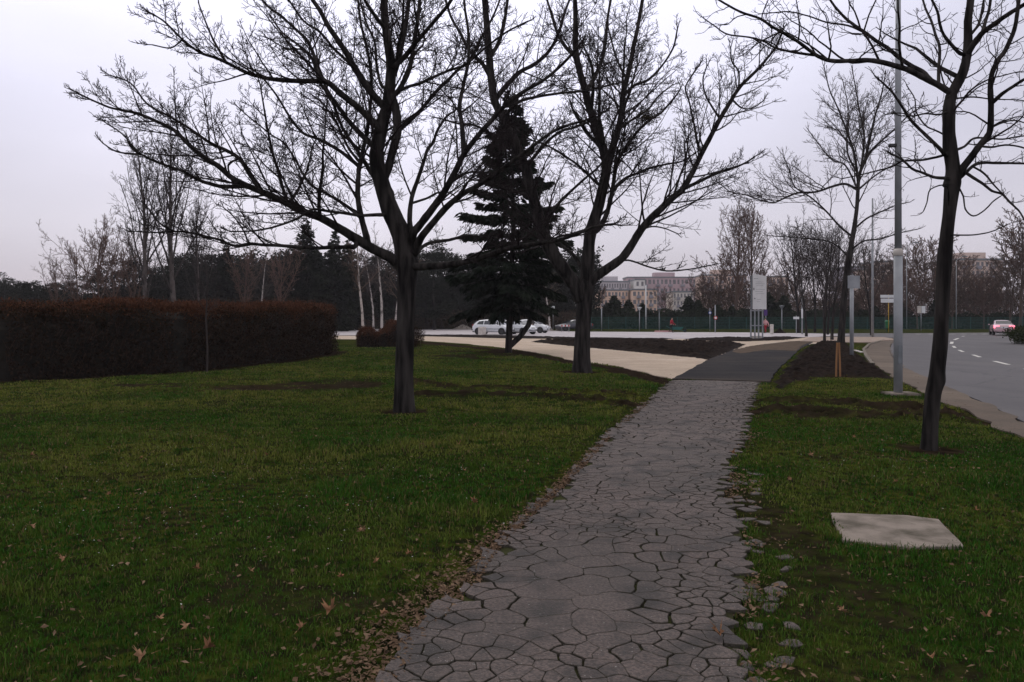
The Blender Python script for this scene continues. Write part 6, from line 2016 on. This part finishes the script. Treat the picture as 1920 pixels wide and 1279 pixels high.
# ------------------------------------------------------------------ vehicles
def car(name, kind, paint, lit=False):
    root = empty(name, (0, 0, 0))
    if kind == 'hatch':
        L, W, Z = 4.0, .84, 1.46
        st = [(-2.0, .38, .62, .64, .60, .5), (-1.95, .30, .80, .84, .74, .6), (-1.82, .26, .92, 1.02, .80, .62), (-1.55, .24, .95, 1.34, .83, .60), (-1.1, .22, .94, 1.44, .84, .62), (-.4, .22, .92, 1.47, .84, .64), (.1, .22, .91, 1.45, .84, .63), (.5, .22, .90, 1.32, .84, .60), (.85, .22, .89, 1.13, .84, .62), (1.15, .23, .87, .96, .83, .66), (1.6, .24, .78, .86, .80, .64), (1.88, .26, .64, .70, .72, .58), (2.0, .36, .50, .52, .58, .5)]
        sidew = [[(-1.45, 1.0), (-.75, .99), (-.72, 1.36), (-1.25, 1.30)], [(-.66, .99), (.10, .98), (.05, 1.36), (-.62, 1.37)], [(.17, .98), (.88, .97), (.50, 1.25), (.12, 1.35)]]
        ws, rw = (1.18, .98, .45, 1.34), (-1.86, 1.03, -1.58, 1.30)
    else:
        L, W, Z = 4.6, .88, 1.43
        st = [(-2.3, .36, .66, .68, .66, .6), (-2.24, .28, .86, .92, .78, .68), (-2.0, .25, .93, 1.0, .84, .68), (-1.6, .24, .95, 1.03, .87, .66), (-1.15, .22, .95, 1.26, .88, .62), (-.75, .22, .94, 1.40, .88, .62), (-.2, .22, .93, 1.43, .88, .64), (.2, .22, .92, 1.41, .88, .63), (.6, .22, .91, 1.27, .88, .62), (1.0, .22, .90, 1.06, .88, .64), (1.3, .23, .88, .93, .87, .68), (1.9, .24, .80, .84, .84, .66), (2.2, .27, .64, .70, .76, .6), (2.3, .36, .5, .52, .62, .5)]
        sidew = [[(-1.30, 1.0), (-.62, .99), (-.60, 1.33), (-.95, 1.26)], [(-.54, .99), (.20, .98), (.15, 1.33), (-.52, 1.34)], [(.27, .98), (1.0, .97), (.60, 1.21), (.22, 1.32)]]
        ws, rw = (1.28, .97, .55, 1.30), (-1.62, 1.05, -1.0, 1.34)
    V, fs = [], []
    m = 9
    for (x, zb, zs, zt, w_, tw) in st:
        half = [(0, zb), (w_ * .8, zb), (w_ * .97, zb + .10), (w_, (zb + zs) / 2), (w_ * .97, zs), (w_ * .93, zs + .02), (tw + .03, zt - .07 if zt - zs > .2 else zt - .02), (tw * .8, zt), (0, zt + .015)]
        V += [(x, a, b) for a, b in half] + [(x, -a, b) for a, b in half[-2:0:-1]]
    n = 16
    for i in range(len(st) - 1):
        for k in range(n):
            j = (k + 1) % n
            fs.append((i * n + k, i * n + j, (i + 1) * n + j, (i + 1) * n + k))
    fs.append(tuple(range(n - 1, -1, -1)))
    fs.append(tuple((len(st) - 1) * n + k for k in range(n)))
    body = mesh_obj('body', V, fs, M[paint], root, True)
    sd = body.modifiers.new('s', 'SUBSURF'); sd.levels = 1; sd.render_levels = 2
    def surf_y(x, z):
        xs = [s[0] for s in st]
        zs = np.interp(x, xs, [s[2] for s in st]); zt = np.interp(x, xs, [s[3] for s in st])
        w_ = np.interp(x, xs, [s[4] for s in st]); tw = np.interp(x, xs, [s[5] for s in st])
        t = min(1, max(0, (z - zs) / max(.05, zt - .07 - zs)))
        return w_ * .93 * (1 - t) + (tw + .03) * t
    for sgn_ in (1, -1):
        for q in sidew:
            v = [(x, sgn_ * (surf_y(x, z) + .018), z) for x, z in q]
            MB().add(v, [(0, 1, 2, 3)] if sgn_ > 0 else [(3, 2, 1, 0)]).build('side_window', M['glass'], root)
        # door seams and trim strip
        MB().box((.0, sgn_ * (st[6][4] * .985), .56), (2.6, .03, .06), bev=.005).build('trim_strip', M['plastic_black'] if kind != 'hatch' else M['grey_paint'], root)
        MB().box((.72, sgn_ * (.97), 1.0), (.12, .16, .11), bev=.02).build('mirror', M[paint], root)
    for nm, (xa, za, xb, zb) in (('windscreen', ws), ('rear_window', rw)):
        ya, yb = surf_y(xa, za) - .05, surf_y(xb, zb) - .06
        k = .035 if xa > 0 else -.035
        v = [(xa + k, -ya, za + .03), (xa + k, ya, za + .03), (xb + k, yb, zb + .03), (xb + k, -yb, zb + .03)]
        MB().add(v, [(0, 1, 2, 3)] if xa > 0 else [(3, 2, 1, 0)]).build(nm, M['glass'], root)
    ax = (L / 2 - .78, -L / 2 + .72)
    for x in ax:
        for s in (1, -1):
            n_ = 22
            mb = MB()
            vs = [(x + .355 * math.cos(2 * math.pi * k / n_), s * (W - .0 + .005), .33 + .355 * math.sin(2 * math.pi * k / n_)) for k in range(n_)]
            mb.add(vs, [tuple(range(n_))]).build('wheel_arch', M['plastic_black'], root)
            wh = empty('wheel', (x, s * (W - .09), .31))
            wh.parent = root
            prof = [(.19, -.1), (.29, -.1), (.31, -.07), (.31, .07), (.29, .1), (.19, .1)]
            vs = [(r * math.cos(2 * math.pi * k / n_), yy, r * math.sin(2 * math.pi * k / n_)) for r, yy in prof for k in range(n_)]
            fs = [(i * n_ + k, i * n_ + (k + 1) % n_, (i + 1) * n_ + (k + 1) % n_, (i + 1) * n_ + k) for i in range(5) for k in range(n_)]
            MB().add(vs, fs).build('tyre', M['rubber'], wh, True)
            vs = [(.195 * math.cos(2 * math.pi * k / n_), s * .085, .195 * math.sin(2 * math.pi * k / n_)) for k in range(n_)] + [(0, s * .06, 0)]
            MB().add(vs, [(k, (k + 1) % n_, n_) for k in range(n_)]).build('rim', M['rim'], wh)
    xf, xr_ = L / 2, -L / 2
    for s in (1, -1):
        MB().box((xf - .17, s * .58, .66), (.22, .28, .15), rz=-s * .35, bev=.03).build('headlight', M['lamp_lens'], root)
        MB().box((xr_ + .09, s * .62, .80 if kind != 'hatch' else .88), (.14, .46 if kind != 'hatch' else .22, .26 if kind != 'hatch' else .3), bev=.03).build('tail_light', M['tail_on' if lit else 'tail_off'], root)
    MB().box((xf - .07, 0, .44), (.2, 1.3, .12), bev=.03).build('front_bumper', M['plastic_black'], root)
    MB().box((xf - .10, 0, .62), (.14, .5, .1), bev=.02).build('grille', M['plastic_black'], root)
    MB().box((xr_ + .04, 0, .50), (.16, 1.5, .16), bev=.04).build('rear_bumper', M[paint] if kind != 'hatch' else M['plastic_black'], root)
    MB().box((xr_ + .01, 0, .74), (.05, .52, .12), bev=.005).build('licence_plate', M['white_paint'], root)
    MB().box((xr_ + .12, 0, .28), (.2, 1.2, .12)).build('underside', M['plastic_black'], root)
    return root
c = car('parked_car', 'hatch', 'car_white')
c.location = (*G(925, 627.5), .01); c.rotation_euler = (0, 0, math.radians(-22))
tag(c, 'white hatchback parked behind the beige bin, nearest and left of the parked cars', 'car', 'cars parked behind the spruce')
for px, foot, rz, lb, hide in ((972, 627, -42, 'white car parked behind the spruce trunk, beside the white hatchback', 0), (997, 624.5, -20, 'white car parked right of the spruce trunk behind the person in grey', 0)):
    d = copy_tree(c)
    d.location = (*G(px, foot), .01); d.rotation_euler = (0, 0, math.radians(rz))
    tag(d, lb)
d = car('parked_car', 'sedan', 'car_dark')
d.location = (*G(1076, 621), .01); d.rotation_euler = (0, 0, math.radians(200))
tag(d, 'dark car almost hidden behind the second leafless tree trunk', 'car', 'cars parked behind the spruce')
d = copy_tree(c)
d.location = (*G(742, 611.5), .01); d.rotation_euler = (0, 0, math.radians(170))
tag(d, 'pale car far behind the low hedge, only its roof showing left of the near trunk', 'car')
d = car('driving_car', 'sedan', 'car_silver', True)
d.location = (*G(1878, 628.5), .01)
d.rotation_euler = (0, 0, math.radians(64))
tag(d, 'silver saloon with lit red tail lights driving away on the road', 'car')

# ------------------------------------------------------------------ people
def skin_mesh(name, verts, edges, mt, parent, root_i=0, levels=1):
    me = bpy.data.meshes.new(name)
    me.from_pydata([v[:3] for v in verts], edges, [])
    me.update()
    o = bpy.data.objects.new(name, me)
    o.parent = parent
    col.objects.link(o)
    md = o.modifiers.new('skin', 'SKIN')
    sv = me.skin_vertices[0].data
    for i, v in enumerate(verts):
        sv[i].radius = (v[3], v[4] if len(v) > 4 else v[3])
        sv[i].use_root = (i == root_i)
    md.use_smooth_shade = True
    sb = o.modifiers.new('sub', 'SUBSURF'); sb.levels = 1; sb.render_levels = levels
    me.materials.append(M[mt])
    return o
def person(loc, rz, jacket, trousers, label, pose='stand', H=1.74):
    root = empty('person', loc, rz)
    k = H / 1.74
    lean = .0
    if pose == 'push': lean = .10
    if pose == 'walk': lean = .03
    hipz = .93
    ls = {'stand': (.02, -.02), 'walk': (.20, -.20), 'push': (.16, -.18)}[pose]
    J = {}
    v, e = [], []
    def add(nm, x, y, z, r, r2=None, frm=None):
        J[nm] = len(v)
        v.append((x * k, y * k, z * k, r * k, (r2 or r) * k))
        if frm is not None: e.append((J[frm], J[nm]))
    # local +Y is the way the person faces
    add('pelvis', 0, 0, hipz, .15, .115)
    add('waist', 0, lean * .3, 1.10, .135, .10, 'pelvis')
    add('chest', 0, lean * .8, 1.30, .165, .115, 'waist')
    add('neckb', 0, lean, 1.45, .085, .075, 'chest')
    add('neck', 0, lean * 1.1 + .01, 1.52, .055, .055, 'neckb')
    add('chin', 0, lean * 1.2 + .03, 1.58, .065, .075, 'neck')
    add('head', 0, lean * 1.2 + .015, 1.66, .078, .095, 'chin')
    add('crown', 0, lean * 1.2, 1.72, .055, .07, 'head')
    for s, nm in ((1, 'r'), (-1, 'l')):
        hand = {'stand': (s * .24, .10, .86), 'walk': (s * .26, -.2 * s, .88), 'push': (s * .26, .42, .92)}[pose]
        elb = {'stand': (s * .27, -.02, 1.12), 'walk': (s * .27, -.10 * s - .03, 1.12), 'push': (s * .30, .10, 1.12)}[pose]
        add('sh' + nm, s * .185, lean, 1.40, .07, .07, 'chest')
        add('el' + nm, *elb, .045, .045, 'sh' + nm)
        add('wr' + nm, *hand, .03, .03, 'el' + nm)
        dv = (Vector(hand) - Vector(elb)).normalized()
        palm = Vector(hand) + dv * .07
        add('pa' + nm, *palm, .032, .02, 'wr' + nm)
        for q in range(4):
            off = Vector((0, (q - 1.5) * .02, -.01)) if pose != 'push' else Vector(((q - 1.5) * .02, 0, -.01))
            add('f%d' % q + nm, *(palm + dv * (.075 - abs(q - 1.4) * .01) + off), .009, .009, 'pa' + nm)
        add('th' + nm, *(palm + Vector((-s * .045, .02, .005))), .010, .010, 'pa' + nm)
        ft = ls[0] if s > 0 else ls[1]
        add('hip' + nm, s * .09, 0, hipz - .08, .095, .095, 'pelvis')
        add('kn' + nm, s * .10, ft * .55 + .03, .50, .062, .062, 'hip' + nm)
        add('an' + nm, s * .10, ft, .10 + (.04 if ft < -.1 else 0), .042, .045, 'kn' + nm)
        add('toe' + nm, s * .12, ft + .17, .045, .04, .035, 'an' + nm)
    skin_mesh('body', v, e, 'skin', root, 0, 1)
    # face
    hd = Vector(v[J['head']][:3])
    for s in (-1, 1):
        MB().lathe(hd + Vector((s * .03 * k, .088 * k, -.005)), [(.003, -.006), (.009, 0), (.003, .006)], 8).build('eye', M['cloth_dark'], root)
        MB().box(hd + Vector((s * .083 * k, 0, -.01)), (.018, .03, .05), bev=.006).build('ear', M['skin'], root)
    MB().box(hd + Vector((0, .10 * k, -.02)), (.02, .03, .04), bev=.006).build('nose', M['skin'], root)
    MB().box(hd + Vector((0, .092 * k, -.055)), (.04, .012, .008)).build('mouth', M['cloth_red'], root)
    # hair
    hv, hf = [], []
    for i in range(7):
        t = i / 6 * 1.75
        for q in range(14):
            a = q / 14 * 6.283
            hv.append((hd.x + math.cos(a) * math.sin(t) * .092 * k, hd.y - .018 + math.sin(a) * math.sin(t) * .108 * k, hd.z + .02 + math.cos(t) * .10 * k))
    hf = [(i * 14 + q, i * 14 + (q + 1) % 14, (i + 1) * 14 + (q + 1) % 14, (i + 1) * 14 + q) for i in range(6) for q in range(14)]
    mesh_obj('hair', hv, hf, M['hair'], root, True)
    def sub(nms, edges, grow_, mt, nm, over={}):
        idx = {n_: i for i, n_ in enumerate(nms)}
        vv = [(*v[J[n_]][:3], v[J[n_]][3] + grow_, v[J[n_]][4] + grow_) for n_ in nms]
        for a, r in over.items():
            vv[idx[a]] = (*vv[idx[a]][:3], *r)
        skin_mesh(nm, vv, [(idx[a], idx[b]) for a, b in edges], mt, root, 0, 1)
    sub(['pelvis', 'waist', 'chest', 'neckb', 'shr', 'elr', 'wrr', 'shl', 'ell', 'wrl'],
        [('pelvis', 'waist'), ('waist', 'chest'), ('chest', 'neckb'), ('chest', 'shr'), ('shr', 'elr'), ('elr', 'wrr'), ('chest', 'shl'), ('shl', 'ell'), ('ell', 'wrl')], .025, jacket, 'jacket', {'pelvis': (.18, .145)})
    sub(['pelvis', 'hipr', 'knr', 'anr', 'hipl', 'knl', 'anl'], [('pelvis', 'hipr'), ('hipr', 'knr'), ('knr', 'anr'), ('pelvis', 'hipl'), ('hipl', 'knl'), ('knl', 'anl')], .014, trousers, 'trousers')
    for s, nm in ((1, 'r'), (-1, 'l')):
        an, to = v[J['an' + nm]], v[J['toe' + nm]]
        MB().box(((an[0] + to[0]) / 2, (an[1] + to[1]) / 2 - .01, an[2] - .045), (.105, .29, .10), bev=.03).build('shoe', M['rubber'], root)
    tag(root, label, 'person')
    return root
person((*G(997, 625.4), .01), math.radians(150), 'cloth_grey', 'cloth_dark', 'person in a dark grey coat standing before the right hand white car', 'stand')
person((*G(1258, 623.5), .01), math.radians(-75), 'cloth_red', 'cloth_dark', 'person in a bright red jacket stooping to a green wheelbarrow beyond the car park', 'push', 1.68)
person((*G(1435.5, 625), .01), math.radians(20), 'cloth_pink', 'cloth_red', 'person in a pale pink jacket walking beside the legs of the white board', 'walk', 1.62)
def wheelbarrow():
    x, y = G(1270, 623.5)
    root = empty('wheelbarrow', (x, y, .01), math.radians(-5))
    MB().add([(-.5, -.28, .32), (.42, -.24, .30), (.42, .24, .30), (-.5, .28, .32), (-.62, -.36, .62), (.66, -.32, .62), (.66, .32, .62), (-.62, .36, .62)], [(0, 3, 2, 1), (0, 1, 5, 4), (1, 2, 6, 5), (2, 3, 7, 6), (3, 0, 4, 7)]).build('tray', M['teal_metal'], root)
    for s in (1, -1):
        MB().tube([(-1.25, s * .3, .72), (-.6, s * .28, .36), (.85, s * .06, .2)], .022, 6).build('handle', M['teal_metal'], root)
        MB().tube([(-.45, s * .26, .32), (-.5, s * .26, .0)], .02, 6).build('leg', M['teal_metal'], root)
    w_ = [(.85 + .2 * math.cos(a), yy, .2 + .2 * math.sin(a)) for yy in (-.05, .05) for a in [2 * math.pi * k / 16 for k in range(16)]]
    MB().add(w_, [tuple(range(16)), tuple(range(31, 15, -1))] + [(k, k + 16, (k + 1) % 16 + 16, (k + 1) % 16) for k in range(16)]).build('wheel', M['rubber'], root)
    tag(root, 'green wheelbarrow with black wheel in front of the person in red', 'wheelbarrow')
wheelbarrow()
x, y = G(1243, 623)
o = MB().box((0, 0, .09), (1.9, .28, .16), bev=.02).build('kerb_stone', M['red'] if False else M['cloth_pink'])
o.location = (x, y, .01)
tag(o, 'long reddish block lying on the ground left of the person in red', 'block')

# ------------------------------------------------------------------ green mesh fence and evergreen hedge behind it
def fence():
    Y0, Y1 = 116.0, 116.0
    x0, x1 = 9.0, 100.0
    root = empty('mesh_fence', (x0, Y0, 0))
    W_ = x1 - x0
    hh = 1.75
    k = 0
    while k * 2.5 <= W_:
        MB().tube([(k * 2.5, 0, -.1), (k * 2.5, 0, hh + .08)], .045, 6).build('post', M['green_metal'], root)
        k += 1
    mb = MB()
    for z in (.08, .5, .95, 1.35, hh):
        mb.box((W_ / 2, -.05, z), (W_, .03, .035))
    mb.build('rails', M['green_metal'], root)
    n = int(W_ / .14)
    v, q = [], []
    for i in range(n):
        x = i * .14
        v += [(x - .012, -.07, .05), (x + .012, -.07, .05), (x + .012, -.07, hh), (x - .012, -.07, hh)]
        q.append((i * 4, i * 4 + 1, i * 4 + 2, i * 4 + 3))
    mesh_obj('mesh_wires', v, (np.array(q), np.zeros((0, 3))), M['teal_metal'], root)
    tag(root, 'long low green mesh fence across the far side of the car park and road', 'fence')
fence()
def evergreen(x0, x1, Y, h, n, label, seed, th=1.4):
    R = np.random.RandomState(seed)
    root = empty('evergreen_hedge', ((x0 + x1) / 2, Y, 0))
    L = x1 - x0
    MB().box((0, th / 2, h * .42), (L, th * .5, h * .84)).build('core', M['hedge_core'], root)
    x = (R.rand(n) - .5) * L
    H = h * (.80 + .5 * (fbm(x * .7 + seed, x * 0, 3) - .25))
    z = H * R.rand(n)
    C = np.stack([x, th * .5 - (th * .5) * (1 - .6 * (z / H) ** 3) * (.7 + .5 * R.rand(n)) + (R.rand(n) < .3) * th * R.rand(n), z], 1)
    V, Q = leaf_cloud(n, R, R.uniform(.14, .34, n), C, .5, .5)
    mesh_obj('foliage', V, (Q, np.zeros((0, 3))), M['thuja'], root)
    tag(root, label, 'hedge')
evergreen(12, 55, 121, 2.9, 46000, 'dark evergreen hedge behind the green fence, left of the roadside tree', 5)
evergreen(56, 110, 124, 2.4, 30000, 'dark evergreen hedge behind the green fence beyond the road', 6)

# ------------------------------------------------------------------ apartment blocks far behind
def block(px0, px1, top, Y, floors, cols, wallc, label, seed, base_z=0, attic=True, wallc2=None, balc=True, yaw=0):
    rnd = random.Random(seed)
    s = Y / F
    x0, x1 = (px0 - CX) * s, (px1 - CX) * s
    W_ = x1 - x0
    Ht = height_for(top, Y)
    D = 13.0
    root = empty('apartment_block', ((x0 + x1) / 2, Y, 0), yaw)
    wm = mat('plaster', wallc, wallc2 or tuple(c_ * .86 for c_ in wallc), .12, .9, contrast=(.4, .6))
    MB().box((0, D / 2, Ht / 2 - .5), (W_, D, Ht + 1)).build('wall', wm, root)
    MB().box((0, D / 2, Ht + .25), (W_ + .5, D + .5, .5)).build('roof', M['grey_paint'], root)
    if attic:
        for k in range(max(1, int(W_ / 22))):
            xx = -W_ / 2 + (k + .5) * W_ / max(1, int(W_ / 22))
            MB().box((xx, D / 2, Ht + 1.4), (6 + 3 * rnd.random(), 6, 2.2)).build('roof_house', wm, root)
    fh = Ht / floors
    cw = W_ / cols
    first = None
    for f in range(floors):
        for c_ in range(cols):
            px_, pz_ = -W_ / 2 + (c_ + .5) * cw, (f + .55) * fh
            if first is None:
                first = MB().box((0, 0, 0), (cw * .46, .12, fh * .5)).build('window', M['window_far'], root)
                first.location = (px_, -.05, pz_)
            else:
                o = first.copy(); col.objects.link(o); o.parent = root
                o.location = (px_, -.05, pz_)
                if rnd.random() < .25: o.scale = (1.5, 1, 1)
    if balc:
        fb = None
        for f in range(1, floors):
            for c_ in range(1, cols, 3):
                loc = (-W_ / 2 + (c_ + .5) * cw, -.6, f * fh + .5)
                if fb is None:
                    fb = MB().box((0, 0, 0), (cw * .95, 1.1, 1.0)).build('balcony', M['balcony'], root)
                    fb.location = loc
                else:
                    o = fb.copy(); col.objects.link(o); o.parent = root; o.location = loc
    tag(root, label, 'apartment block')
M['window_far'] = mat('window_far', (.12, .12, .13), (.20, .20, .21), .3, .25)
M['balcony'] = mat('balcony', (.36, .33, .34), (.22, .22, .26), .2, .8)
block(1112, 1180, 529, 330, 5, 14, (0.562, 0.515, 0.546), 'long grey apartment block just right of the second leafless tree', 1)
block(1176, 1322, 521, 345, 5, 19, (0.530, 0.390, 0.421), 'widest greyish pink apartment block, centre of the far row', 2)
block(1191, 1209, 525, 325, 5, 2, (0.800, 0.780, 0.764), 'narrow pale stair tower standing before the widest apartment block', 3, attic=False, balc=False)
block(1120, 1178, 545, 290, 4, 9, (0.800, 0.562, 0.437), 'low cream orange apartment block right of the second leafless tree', 4, attic=False)
block(1186, 1232, 544, 285, 4, 6, (0.800, 0.562, 0.437), 'low pale orange apartment block below the stair tower', 5, attic=False)
block(1262, 1300, 548, 285, 4, 6, (0.686, 0.624, 0.577), 'low pale grey apartment block under the middle of the far row', 6, attic=False)
block(1318, 1400, 517, 310, 6, 11, (0.686, 0.499, 0.421), 'brownish apartment block behind the reddish poplars', 7)
block(1432, 1478, 520, 300, 5, 6, (0.686, 0.515, 0.437), 'brownish apartment block right of the white board behind trees', 8, attic=False)
block(1588, 1634, 502, 260, 6, 6, (0.468, 0.437, 0.499), 'grey purple apartment block right of the staked tree', 9, attic=False)
block(1624, 1646, 506, 250, 6, 2, (0.780, 0.624, 0.562), 'narrow pale end wall block beside the grey purple block', 10, attic=False, balc=False)
block(1644, 1680, 492, 255, 6, 5, (0.624, 0.515, 0.468), 'brown apartment block directly behind the nearest lamp post', 11, attic=False)
block(1795, 1880, 488, 230, 7, 10, (0.686, 0.530, 0.468), 'tall brownish apartment block right of the roadside tree', 12)
# ------------------------------------------------------------------ winter air
def haze():
    me_ = MB().box((20, 225, 15), (760, 520, 34)).build('haze', None)
    m = bpy.data.materials.new('haze')
    m.use_nodes = True
    t = m.node_tree
    t.nodes.clear()
    o = t.nodes.new('ShaderNodeOutputMaterial')
    v = t.nodes.new('ShaderNodeVolumePrincipled')
    v.inputs['Color'].default_value = (.86, .83, .90, 1)
    v.inputs['Density'].default_value = .0003
    v.inputs['Anisotropy'].default_value = .1
    t.links.new(v.outputs[0], o.inputs['Volume'])
    me_.data.materials.append(m)
    tag(me_, 'thin grey winter haze', 'haze', kind='stuff')
haze()
